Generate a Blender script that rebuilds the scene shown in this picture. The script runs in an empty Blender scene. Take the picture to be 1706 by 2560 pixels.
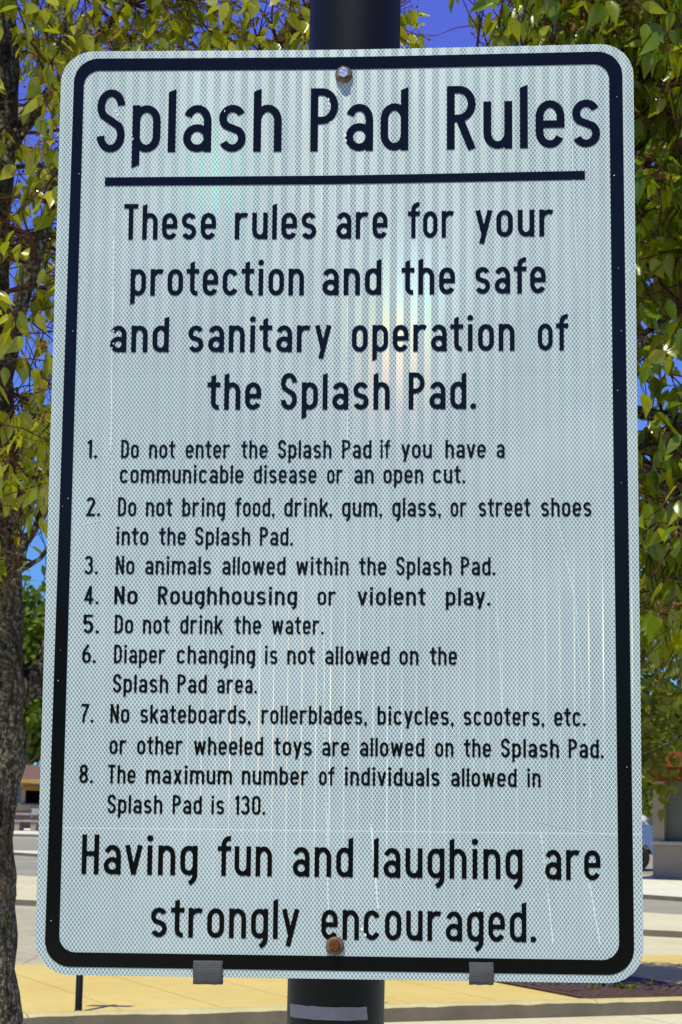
import bpy, bmesh, math, random
from math import sin, cos, pi, sqrt, radians, atan2
from mathutils import Vector, Matrix, Euler, noise

random.seed(7)
S = bpy.context.scene
COL = S.collection

# ------------------------------------------------------------------ camera
PITCH = math.atan(720/5000.0); ROLL = 0.02
cam = bpy.data.cameras.new('camera'); camo = bpy.data.objects.new('camera', cam); COL.objects.link(camo)
camo.matrix_world = Matrix.Translation((0, 0, 1.6)) @ Matrix.Rotation(pi/2+PITCH, 4, 'X') @ Matrix.Rotation(ROLL, 4, 'Z')
cam.sensor_fit = 'VERTICAL'; cam.sensor_height = 36.0; cam.sensor_width = 24.0
cam.lens = 5000/2560*36.0
cam.clip_start = 0.05; cam.clip_end = 6000
cam.dof.use_dof = True; cam.dof.focus_distance = 2.58; cam.dof.aperture_fstop = 33.0
S.camera = camo

# ------------------------------------------------------------------ light
SUN_EL = radians(62); SUN_AZ = radians(20)          # azimuth: degrees to the left of straight behind the camera
SUN = Vector((-sin(SUN_AZ)*cos(SUN_EL), -cos(SUN_AZ)*cos(SUN_EL), sin(SUN_EL)))
w = bpy.data.worlds.new('World'); S.world = w; w.use_nodes = True
nt = w.node_tree; nt.nodes.clear()
sky = nt.nodes.new('ShaderNodeTexSky'); sky.sky_type = 'NISHITA'; sky.sun_disc = False
sky.sun_elevation = SUN_EL; sky.sun_rotation = atan2(SUN.x, SUN.y)
sky.altitude = 300; sky.air_density = 0.7; sky.dust_density = 0.0; sky.ozone_density = 2.0
# the camera's colour response to that sky, channel by channel (deep saturated blue, slow to wash out near the horizon)
sep = nt.nodes.new('ShaderNodeSeparateColor'); cmb = nt.nodes.new('ShaderNodeCombineColor'); nt.links.new(sky.outputs[0], sep.inputs[0])
for k, (pw, sc) in enumerate(((0.30, 1.00), (0.90, 0.97), (0.31, 4.90))):
    a_ = nt.nodes.new('ShaderNodeMath'); a_.operation = 'POWER'; a_.inputs[1].default_value = pw
    b_ = nt.nodes.new('ShaderNodeMath'); b_.operation = 'MULTIPLY'; b_.inputs[1].default_value = sc
    nt.links.new(sep.outputs[k], a_.inputs[0]); nt.links.new(a_.outputs[0], b_.inputs[0]); nt.links.new(b_.outputs[0], cmb.inputs[k])
bg = nt.nodes.new('ShaderNodeBackground'); bg.inputs['Strength'].default_value = 0.10
wo = nt.nodes.new('ShaderNodeOutputWorld')
nt.links.new(cmb.outputs[0], bg.inputs[0]); nt.links.new(bg.outputs[0], wo.inputs[0])
sl = bpy.data.lights.new('sun', 'SUN'); sl.energy = 4.6; sl.angle = radians(0.53); sl.color = (1.0, 0.955, 0.74)
so = bpy.data.objects.new('sun', sl); COL.objects.link(so)
so.rotation_euler = SUN.to_track_quat('Z', 'Y').to_euler()
S.view_settings.view_transform = 'Standard'; S.view_settings.look = 'None'
S.view_settings.exposure = 0.0; S.view_settings.gamma = 1.0

# ------------------------------------------------------------------ helpers
def tag(o, label=None, cat=None, group=None, kind=None):
    if label: o['label'] = label
    if cat: o['category'] = cat
    if group: o['group'] = group
    if kind: o['kind'] = kind
    return o

def empty(name, loc=(0, 0, 0), rz=0.0):
    o = bpy.data.objects.new(name, None); COL.objects.link(o)
    o.location = loc; o.rotation_euler = (0, 0, rz); o.empty_display_size = 0.1
    return o

class MB:
    """collects shapes that become one mesh object"""
    def __init__(s): s.v = []; s.f = []; s.m = []
    def add(s, vs, fs, mi=0):
        b = len(s.v); s.v += [tuple(p) for p in vs]
        for q in fs: s.f.append(tuple(b+i for i in q)); s.m.append(mi)
    def box(s, c, d, mi=0, bev=0.0, rz=0.0, M=None):
        bm = bmesh.new(); bmesh.ops.create_cube(bm, size=1.0)
        for v in bm.verts: v.co = Vector((v.co.x*d[0], v.co.y*d[1], v.co.z*d[2]))
        if bev: bmesh.ops.bevel(bm, geom=bm.edges[:], offset=bev, segments=2, affect='EDGES', profile=0.5)
        T = Matrix.Translation(c) @ Matrix.Rotation(rz, 4, 'Z')
        if M is not None: T = M @ T
        bm.verts.index_update()
        s.add([T @ v.co for v in bm.verts], [[v.index for v in f.verts] for f in bm.faces], mi); bm.free()
    def prism(s, poly, z0, z1, mi=0):
        n = len(poly)
        a = sum(poly[i][0]*poly[(i+1) % n][1]-poly[(i+1) % n][0]*poly[i][1] for i in range(n))
        if a < 0: poly = poly[::-1]
        s.add([(x, y, z0) for x, y in poly]+[(x, y, z1) for x, y in poly],
              [tuple(range(n-1, -1, -1)), tuple(range(n, 2*n))]+[(i, (i+1) % n, n+(i+1) % n, n+i) for i in range(n)], mi)
    def tube(s, pts, rad, n=8, mi=0, cap=True, wob=0.0, wf=6.0):
        pts = [Vector(p) for p in pts]; m = len(pts)
        if not hasattr(rad, '__len__'): rad = [rad]*m
        t0 = (pts[1]-pts[0]).normalized()
        u = t0.orthogonal().normalized(); vs = []
        for i in range(m):
            t = ((pts[min(i+1, m-1)]-pts[max(i-1, 0)]) or t0).normalized()
            u = (u-t*u.dot(t)).normalized(); w_ = t.cross(u)
            for k in range(n):
                a = 2*pi*k/n; d = u*cos(a)+w_*sin(a); r = rad[i]
                if wob: r *= 1+wob*(noise.noise((pts[i]+d*rad[i])*wf)+0.6*noise.noise((pts[i]+d*rad[i])*wf*3.1))
                vs.append(pts[i]+d*r)
        fs = [(i*n+k, i*n+(k+1) % n, (i+1)*n+(k+1) % n, (i+1)*n+k) for i in range(m-1) for k in range(n)]
        if cap: fs += [tuple(range(n-1, -1, -1)), tuple(range((m-1)*n, m*n))]
        s.add(vs, fs, mi)
    def lathe(s, prof, n=24, mi=0, M=None):
        vs = []; m = len(prof)
        for r, z in prof:
            for k in range(n):
                a = 2*pi*k/n; vs.append(Vector((r*cos(a), r*sin(a), z)))
        if M is not None: vs = [M @ p for p in vs]
        s.add(vs, [(i*n+k, i*n+(k+1) % n, (i+1)*n+(k+1) % n, (i+1)*n+k) for i in range(m-1) for k in range(n)], mi)
    def build(s, name, mats, parent=None, smooth=False):
        me = bpy.data.meshes.new(name); me.from_pydata(s.v, [], s.f)
        if not isinstance(mats, (list, tuple)): mats = [mats]
        for q in mats: me.materials.append(q)
        me.polygons.foreach_set('material_index', s.m)
        if smooth: me.polygons.foreach_set('use_smooth', [True]*len(s.f))
        me.update()
        o = bpy.data.objects.new(name, me); COL.objects.link(o)
        if parent is not None: o.parent = parent
        return o

class NT:
    """small node builder"""
    def __init__(s, name):
        s.mat = bpy.data.materials.new(name); s.mat.use_nodes = True
        s.t = s.mat.node_tree; s.t.nodes.clear()
        s.out = s.t.nodes.new('ShaderNodeOutputMaterial')
    def put(s, sock, val):
        if val is None: return
        if isinstance(val, bpy.types.NodeSocket): s.t.links.new(val, sock)
        elif sock.type == 'RGBA' and hasattr(val, '__len__'): sock.default_value = (*val[:3], 1)
        else: sock.default_value = val
    def node(s, typ, ins=None, **kw):
        n = s.t.nodes.new(typ)
        for k, v in kw.items(): setattr(n, k, v)
        for k, v in (ins or {}).items(): s.put(n.inputs[k], v)
        return n
    def math(s, op, a, b=None, c=None, clamp=False):
        n = s.node('ShaderNodeMath', operation=op, use_clamp=clamp)
        for i, q in enumerate((a, b, c)): s.put(n.inputs[i], q)
        return n.outputs[0]
    def coord(s, kind='Object'): return s.node('ShaderNodeTexCoord').outputs[kind]
    def noise(s, vec, scale, detail=4.0, rough=0.55, dist=0.0):
        return s.node('ShaderNodeTexNoise', {'Vector': vec, 'Scale': scale, 'Detail': detail, 'Roughness': rough, 'Distortion': dist}).outputs[0]
    def ramp(s, fac, stops, interp='LINEAR'):
        n = s.node('ShaderNodeValToRGB', {'Fac': fac}); r = n.color_ramp; r.interpolation = interp
        while len(r.elements) < len(stops): r.elements.new(0.5)
        for e, (p, c) in zip(r.elements, stops):
            e.position = p; e.color = (*c, 1) if hasattr(c, '__len__') else (c, c, c, 1)
        return n.outputs[0]
    def mix(s, fac, a, b, typ='MIX'):
        n = s.node('ShaderNodeMix', data_type='RGBA', blend_type=typ)
        s.put(n.inputs[0], fac); s.put(n.inputs[6], a); s.put(n.inputs[7], b); return n.outputs[2]
    def bump(s, h, strength=0.3, dist=0.01):
        return s.node('ShaderNodeBump', {'Height': h, 'Strength': strength, 'Distance': dist}).outputs[0]
    def bsdf(s, color, rough=0.7, spec=0.3, metal=0.0, normal=None, **kw):
        d = {'Base Color': color, 'Roughness': rough, 'Specular IOR Level': spec, 'Metallic': metal}
        if normal is not None: d['Normal'] = normal
        d.update(kw)
        return s.node('ShaderNodeBsdfPrincipled', d).outputs[0]
    def done(s, sh): s.t.links.new(sh, s.out.inputs[0]); return s.mat

def simple(name, col, rough=0.6, spec=0.3, metal=0.0, var=0.12, scale=6.0, bump=0.0, bscale=60.0):
    n = NT(name); co = n.coord()
    f = n.noise(co, scale, 5)
    c = n.mix(n.ramp(f, [(0.3, 0.0), (0.7, 1.0)]), [max(q*(1-var), 0) for q in col], [q*(1+var) for q in col])
    nm = n.bump(n.noise(co, bscale, 4), bump, 0.01) if bump else None
    return n.done(n.bsdf(c, rough, spec, metal, nm))

def concrete(name, c1, c2, scale=0.8, joint=None, stain=0.35, bump=0.25):
    """mottled concrete; joint=(dx, dy, width) draws tooled joints in object space"""
    n = NT(name); co = n.coord()
    a = n.noise(co, scale, 6, 0.6); b = n.noise(co, scale*9, 5, 0.65); d = n.noise(co, scale*70, 3, 0.6)
    c = n.mix(n.ramp(a, [(0.35, 0.0), (0.68, 1.0)]), c1, c2)
    c = n.mix(n.math('MULTIPLY', n.ramp(b, [(0.5, 0.0), (0.75, 1.0)]), stain), c, [q*0.55 for q in c1])
    c = n.mix(n.math('MULTIPLY', n.ramp(d, [(0.45, 0.0), (0.6, 1.0)]), 0.28), c, [q*0.6 for q in c2])
    if joint:
        sx = n.node('ShaderNodeSeparateXYZ', {0: co}); tot = None
        for ax, k in ((0, joint[0]), (1, joint[1])):
            if not k: continue
            fr = n.math('FRACT', n.math('ADD', n.math('DIVIDE', sx.outputs[ax], k), 100.0))
            ds = n.math('MULTIPLY', n.math('SUBTRACT', 0.5, n.math('ABSOLUTE', n.math('SUBTRACT', fr, 0.5))), k)
            ln = n.math('LESS_THAN', n.math('ADD', ds, n.math('MULTIPLY', b, 0.006)), joint[2]+0.003)
            tot = ln if tot is None else n.math('MAXIMUM', tot, ln)
        c = n.mix(n.math('MULTIPLY', tot, 0.6), c, (0.12, 0.07, 0.03))
    return n.done(n.bsdf(c, 0.88, 0.2, 0, n.bump(d, bump, 0.006)))

# ------------------------------------------------------------------ materials
M = {}
M['ground'] = simple('dry_grass_ground', (0.045, 0.065, 0.02), 0.95, 0.1, var=0.35, scale=0.7)
M['walk'] = concrete('ochre_concrete', (0.62, 0.475, 0.13), (0.69, 0.55, 0.175), 0.7, (0.8, 0, 0.006), 0.22)
M['kerb'] = concrete('kerb_concrete', (0.50, 0.44, 0.19), (0.60, 0.54, 0.27), 2.0, (2.4, 0, 0.006), 0.45)
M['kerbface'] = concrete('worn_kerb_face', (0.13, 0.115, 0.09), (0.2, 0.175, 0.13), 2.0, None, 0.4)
M['road'] = concrete('worn_road_concrete', (0.37, 0.35, 0.215), (0.53, 0.50, 0.33), 0.5, (3.1, 3.1, 0.008), 0.6)
M['asphalt'] = concrete('grey_asphalt', (0.27, 0.265, 0.185), (0.35, 0.34, 0.24), 0.4, None, 0.3)
M['pale'] = concrete('pale_concrete', (0.58, 0.54, 0.31), (0.66, 0.63, 0.39), 0.5, (2.7, 2.7, 0.008), 0.35)
M['white_walk'] = concrete('white_concrete', (0.68, 0.67, 0.47), (0.74, 0.74, 0.55), 0.5, (1.8, 1.8, 0.008), 0.2)
M['black_paint'] = simple('black_powder_coat', (0.0045, 0.0052, 0.005), 0.46, 0.26, var=0.2, scale=3)
M['dark_metal'] = simple('dark_metal', (0.03, 0.03, 0.03), 0.5, 0.5)
M['alu'] = simple('bare_aluminium', (0.75, 0.76, 0.77), 0.35, 0.5, 0.9, var=0.08, scale=20)
M['glass_dark'] = simple('dark_glass', (0.015, 0.017, 0.02), 0.08, 0.6)
M['tyre'] = simple('tyre_rubber', (0.018, 0.018, 0.018), 0.8, 0.3)

# ------------------------------------------------------------------ ground, kerbs and roads
KA = Vector((0.915, 0.403, 0)).normalized(); KN = Vector((-KA.y, KA.x, 0)); KO = Vector((0, 15.88, 0)); KR = atan2(KA.y, KA.x)
def ksheet(name, x0, x1, y0, y1, z0, z1, mat):
    """slab whose edges follow the far kerb (x along the kerb, y away from it)"""
    b = MB(); b.box(((x0+x1)/2, (y0+y1)/2, (z0+z1)/2), (x1-x0, y1-y0, z1-z0))
    o = b.build(name, mat); o.location = KO; o.rotation_euler = (0, 0, KR); return tag(o, kind='structure')
g = MB(); g.add([(-2500, -400, -.16), (2500, -400, -.16), (2500, 4500, -.16), (-2500, 4500, -.16)], [(0, 1, 2, 3)])
tag(g.build('ground', M['ground']), kind='structure')
ksheet('near_sidewalk', -60, 60, -21.0, -7.15, -.30, 0.0, M['white_walk'])
ksheet('added_lawn', -60, 60, -70, -21.01, -.30, 0.0, M['ground'])  # added out of view as dark ground for the vinyl and pole to reflect
ksheet('near_kerb', -60, 60, -7.147, -7.0, -.30, 0.004, M['kerb'])
ksheet('road', -60, 60, -6.998, -0.005, -.30, -.115, M['pale'])

def rough_kerb(name, x0, x1, depth, h, z1, step=0.06):
    """kerb stone whose worn front arris wanders; the front face is another material"""
    b = MB(); n = int((x1-x0)/step); prof = []
    for i in range(n+1):
        x = x0+(x1-x0)*i/n
        q = 0.5+0.5*noise.noise(Vector((x*1.3, 3.1, 0)))+0.35*noise.noise(Vector((x*6, 9.1, 0)))
        prof.append((x, 0.012+0.03*max(q, 0), 0.006*noise.noise(Vector((x*3, 1, 5)))))
    vs = []
    for x, c, dz in prof: vs += [(x, depth, z1), (x, c+.02, z1+dz*.5), (x, 0.006, z1-c*.75), (x, 0.0, z1-h)]
    for i in range(n):
        for k in range(3):
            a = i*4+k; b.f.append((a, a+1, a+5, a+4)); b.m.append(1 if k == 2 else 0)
    b.v = vs; o = b.build(name, [M['kerb'], M['kerbface']]); o.location = KO; o.rotation_euler = (0, 0, KR)
    return tag(o, kind='structure')
rough_kerb('kerb', -14, 14, 0.17, 0.15, 0.012)
ksheet('sidewalk', -60, 60, 0.173, 4.36, -.30, 0.0, M['walk'])

def sheet(name, poly, z0, z1, mats):
    b = MB(); b.prism(poly, z0, z1)
    if len(mats) > 1:
        for i in range(2, len(b.f)): b.m[i] = 1
    return tag(b.build(name, list(mats)), kind='structure')
def kp(a, n): p = KO+KA*a+KN*n; return (p.x, p.y)
def line(p, q, x): t = (x-p[0])/(q[0]-p[0]); return (x, p[1]+(q[1]-p[1])*t)
NE = ((-4.65, 31.0), (4.29, 26.6)); FE = ((-6.02, 39.97), (4.96, 30.8)); SE = ((-8.28, 55.2), (5.93, 36.9))
sheet('street', [kp(-58, 4.365), kp(34, 4.365), (40, 120), (-70, 120)], -.3, -.09, [M['road']])
sheet('street_gutter', [kp(2, 4.37), kp(12, 4.37), line(*NE, 9), line(*NE, 1)], -.28, -.084, [M['pale']])
sheet('median', [line(*NE, -22), line(*NE, 15), line(*FE, 15), line(*FE, -22)], -.28, 0.0, [M['pale'], M['kerbface']])
sheet('far_street', [line(*FE, -30), line(*FE, 16), line(*SE, 16), line(*SE, -30)], -.28, -.082, [M['asphalt']])
sheet('far_sidewalk', [line(*SE, -34), line(*SE, 12.0), (40, 60), (40, 115), (-60, 115)], -.28, 0.0, [M['white_walk'], M['kerbface']])
sheet('parking_lane', [(-26, 58.4), (-2.0, 57.5), (-2.0, 74.5), (-26, 74.5)], -.1, 0.006, [M['asphalt']])
sheet('side_parking', [(5.2, 47.6), (24, 45.8), (24, 70), (5.2, 70)], -.1, 0.006, [M['asphalt']])
sheet('dark_strip', [(-26, 75.5), (-3.0, 75.5), (-3.0, 80), (-26, 81.5)], -.1, 0.012, [simple('dark_strip_tone', (0.13, 0.12, 0.08), 0.9, 0.1, var=.3, scale=3)])  # dark band laid across the far paving

# ------------------------------------------------------------------ the rules sign on its pole
POSE = Matrix.Translation((-0.00054, 2.55408, 1.98540)) @ Matrix.Rotation(-0.065074, 4, 'Z') @ Matrix.Rotation(-0.001861, 4, 'X') @ Matrix.Rotation(-0.010211, 4, 'Y')
PW, PH, BEND = 0.762, 1.2130, 0.00887
def bend(u, v, off=0.0):
    t = (v+PH/2)/PH
    return Vector((u, -BEND*(sqrt((u/(PW/2))**2+.02)-.1414)*t-off, v))

def sheeting():
    n = NT('prismatic_sheeting'); co = n.coord(); sx = n.node('ShaderNodeSeparateXYZ', {0: co})
    x = n.math('MULTIPLY', sx.outputs[0], 1000.0); z = n.math('MULTIPLY', sx.outputs[2], 1000.0)
    # welded cell lattice (diamonds about 5 x 7 mm)
    a = n.math('DIVIDE', x, 4.98); b = n.math('DIVIDE', z, 6.85)
    def dist(e):
        fr = n.math('FRACT', n.math('ADD', e, 400.0)); return n.math('ABSOLUTE', n.math('SUBTRACT', fr, 0.5))
    d1 = dist(n.math('ADD', a, b)); d2 = dist(n.math('SUBTRACT', a, b))
    line_ = n.math('SUBTRACT', 1.0, n.math('MULTIPLY', n.math('SUBTRACT', n.math('MINIMUM', d1, d2), 0.06), 12.0), clamp=True)
    tip = n.math('SUBTRACT', 1.0, n.math('MULTIPLY', n.math('SUBTRACT', n.math('MAXIMUM', d1, d2), 0.03), 9.0), clamp=True)
    rib = n.math('MULTIPLY', n.math('LESS_THAN', n.math('ABSOLUTE', n.math('SUBTRACT', d1, d2)), 0.05), 0.25)
    wob = n.noise(co, 9.0, 3); fine = n.noise(co, 420.0, 2)
    cell = n.mix(n.ramp(wob, [(.3, 0.), (.7, 1.)]), (0.165, 0.235, 0.252), (0.205, 0.272, 0.287))
    cell = n.mix(n.math('MULTIPLY', fine, 0.5), cell, (0.14, 0.20, 0.213))
    cell = n.mix(rib, cell, (0.5, 0.6, 0.58))
    col = n.mix(n.math('MAXIMUM', line_, n.math('MULTIPLY', tip, .8)), cell, (0.645, 0.79, 0.82))
    # faint tool seams of the sheeting roll
    seam = n.math('LESS_THAN', n.math('ABSOLUTE', n.math('ADD', z, 424.0)), 0.5)
    seam2 = n.math('LESS_THAN', n.math('ABSOLUTE', n.math('SUBTRACT', z, 158.0)), 0.35)
    col = n.mix(n.math('MULTIPLY', n.math('MAXIMUM', seam, n.math('MULTIPLY', seam2, .4)), 0.5), col, (0.78, 0.88, 0.80))
    # weathering: faint run marks and uneven fading
    run = n.noise(n.node('ShaderNodeMapping', {'Vector': co, 'Scale': (55, 55, 2.2)}).outputs[0], 1.0, 4)
    blot = n.noise(co, 3.5, 4, .6)
    col = n.mix(n.math('MULTIPLY', n.ramp(run, [(.48, 0.), (.72, 1.)]), .22), col, (0.30, 0.36, 0.36))
    col = n.mix(n.math('MULTIPLY', n.ramp(blot, [(.45, 0.), (.75, 1.)]), .20), col, (0.70, 0.80, 0.82))
    base = n.bsdf(col, 0.55, 0.35, 0)
    # moulded prism bands, 18.2 mm pitch: each family of facets leans its own way and mirrors the sun from there
    ph = n.math('FRACT', n.math('ADD', n.math('DIVIDE', x, 18.2), 100.12))
    band = n.math('LESS_THAN', n.math('ADD', ph, n.math('MULTIPLY', line_, .06)), 0.5)
    thin = n.math('LESS_THAN', n.math('ABSOLUTE', n.math('SUBTRACT', ph, 0.52)), 0.036)
    thin = n.math('MULTIPLY', thin, n.ramp(n.noise(n.node('ShaderNodeCombineXYZ', {0: n.math('MULTIPLY', sx.outputs[0], 55.0), 2: n.math('MULTIPLY', sx.outputs[2], 3.0)}).outputs[0], 1.0, 3), [(.25, .15), (.6, 1.)]))
    R3 = POSE.to_3x3()
    def half(u, v):
        P = POSE @ bend(u/1000, v/1000); V = (camo.location-P).normalized() if False else (Vector((0, 0, 1.6))-P).normalized()
        return (V+SUN).normalized()
    uneven = n.ramp(n.noise(n.node('ShaderNodeMapping', {'Vector': co, 'Scale': (30, 30, 3)}).outputs[0], 1.0, 3), [(.3, .55), (.7, 1.25)])
    def lobe(u, v, col, w, rough, mask):
        mask = n.math('MULTIPLY', mask, uneven)
        h = half(u, v); nv = n.node('ShaderNodeCombineXYZ', {0: h.x, 1: h.y, 2: h.z}).outputs[0]
        c = n.mix(mask, (0, 0, 0), [q*w for q in col])
        return n.node('ShaderNodeBsdfAnisotropic', {'Color': c, 'Roughness': rough, 'Normal': nv}, distribution='GGX').outputs[0]
    inv = n.math('SUBTRACT', 1.0, band)
    lobes = [lobe(0, 640, (.82, .95, 1), 0.0072, .31, n.math('MULTIPLY', band, n.math('SUBTRACT', 1.0, n.math('MULTIPLY', line_, .72)))),
             # diffraction colours: one narrow lobe per colour
             lobe(70, 175, (1.0, .22, .22), WR*.6, .11, band), lobe(75, 225, (.9, .8, .0), WR*.75, .11, band), lobe(92, 262, (.0, .8, .75), WR*.7, .11, band), lobe(97, 300, (.25, .25, 1.0), WR*.5, .11, band),
             lobe(-165, 470, (.1, .8, .2), WR*.22, .11, inv), lobe(-165, 420, (.0, .8, .6), WR*.36, .10, inv), lobe(-175, 372, (.1, .4, 1.0), WR*.26, .11, inv),
             lobe(-140, -335, (1.0, .68, .45), WR*4.5, .17, thin), lobe(-30, -260, (1.0, .85, .6), WR*5, .17, thin), lobe(60, -350, (.75, .85, 1.0), WR*4.5, .17, thin),
             lobe(250, -330, (.45, .6, 1.0), WR*3.2, .18, thin), lobe(345, -190, (1.0, .85, .6), WR*4, .13, thin), lobe(-10, 420, (1., .85, .85), WR*3, .15, thin)]
    sh = base
    for l in lobes:
        ad = n.node('ShaderNodeAddShader'); n.t.links.new(sh, ad.inputs[0]); n.t.links.new(l, ad.inputs[1]); sh = ad.outputs[0]
    return n.done(sh)
WR = 0.00017
M['sheeting'] = sheeting()
def vinyl():
    n = NT('black_vinyl'); co = n.coord(); f = n.noise(co, 30, 4)
    return n.done(n.bsdf(n.mix(f, (0.0018, 0.002, 0.0024), (0.0035, 0.0036, 0.004)), 0.16, 0.36))
M['vinyl'] = vinyl()
M['scrape'] = simple('scraped_sheeting', (0.80, 0.86, 0.87), 0.5, 0.4, var=.05)
M['dirt'] = simple('dirt_speck', (0.10, 0.08, 0.06), 0.8, 0.2)

BASE = Vector((0.006, 2.6755, 0.0))
signpost = empty('rules_sign', BASE)
tag(signpost, 'white reflective rules sign with black lettering bolted to a round black pole', 'sign')
LOC = Matrix.Translation(-BASE) @ POSE
def on_sign(o): o.matrix_local = LOC; return o

pl = MB(); n_ = 40; zz = [0, .04, .25, .5, 1, 1.6, 2.2, 2.8, 3.3, 3.8, 4.25, 4.3]
prof = [(0.068, 0.0), (0.068, 0.02), (0.0636, 0.03)]
pl.lathe([(0.0635, z) for z in zz]+[(0.05, 4.33), (0.0, 4.34)], 48)
pole = pl.build('pole', M['black_paint'], signpost, True)
bp = MB(); bp.lathe([(0.15, 0.0), (0.15, 0.016), (0.14, 0.02), (0.085, 0.022), (0.068, 0.05), (0.0645, 0.06)], 40)
bp.build('base_flange', M['black_paint'], signpost, True)

# panel: rounded aluminium sheet, sheeting on the front
RC = 0.044
def half_h(u):
    e = PW/2-abs(u)
    return PH/2 if e >= RC else PH/2-RC+sqrt(max(RC*RC-(RC-e)**2, 0))
us = []
for i in range(13): us.append(-PW/2+RC*(1-cos(pi/2*i/12)))
us += [-PW/2+RC+(PW-2*RC)*i/34 for i in range(1, 34)]
us += [-q for q in us[12::-1]]
NR = 16; TH = 0.0025
pb = MB(); vs = []
for off in (0.0, -TH):
    for u in us:
        hh = half_h(u)
        for j in range(NR+1): vs.append(bend(u, -hh+2*hh*j/NR, off))
nu = len(us); K = nu*(NR+1); fs = []; ms = []
for i in range(nu-1):
    for j in range(NR):
        a = i*(NR+1)+j; fs.append((a, a+NR+1, a+NR+2, a+1)); ms.append(0)
        a += K; fs.append((a, a+1, a+NR+2, a+NR+1)); ms.append(1)
    for j, fl in ((0, 0), (NR, 1)):
        a = i*(NR+1)+j; q = (a, a+K, a+K+NR+1, a+NR+1); fs.append(q[::-1] if fl else q); ms.append(1)
for i, fl in ((0, 1), (nu-1, 0)):
    for j in range(NR):
        a = i*(NR+1)+j; q = (a, a+K, a+K+1, a+1); fs.append(q[::-1] if fl else q); ms.append(1)
pb.v = vs; pb.f = fs; pb.m = ms

def flat(b, poly, off, mi=0):
    """convex strip of quads given as polygon list in mm, laid on the bent face"""
    b.add([bend(x/1000, y/1000, off) for x, y in poly], [tuple(range(len(poly)))], mi)
def ribbon(pts, w, closed=False):
    """outline of a stroke: list of quads"""
    q_ = []
    for p in pts:
        if not q_ or (Vector(p)-Vector(q_[-1])).length > 2e-3: q_.append(p)
    if closed and (Vector(q_[0])-Vector(q_[-1])).length < 2e-3: q_.pop()
    pts = q_; n = len(pts); L = []; R = []
    for i in range(n):
        p = Vector(pts[i])
        a = Vector(pts[i-1]) if (closed or i) else None; c = Vector(pts[(i+1) % n]) if (closed or i < n-1) else None
        d0 = (p-a).normalized() if a is not None else None; d1 = (c-p).normalized() if c is not None else None
        if d0 is None: d0 = d1
        if d1 is None: d1 = d0
        n0 = Vector((-d0.y, d0.x)); n1 = Vector((-d1.y, d1.x)); m = n0+n1
        m = m/max(m.length_squared, 1e-6)*2*1.0
        if m.length > 1.7: m = m.normalized()*1.7
        L.append(p+m*w/2); R.append(p-m*w/2)
    k = n if closed else n-1
    return [[tuple(R[i]), tuple(R[(i+1) % n]), tuple(L[(i+1) % n]), tuple(L[i])] for i in range(k)]

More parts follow.
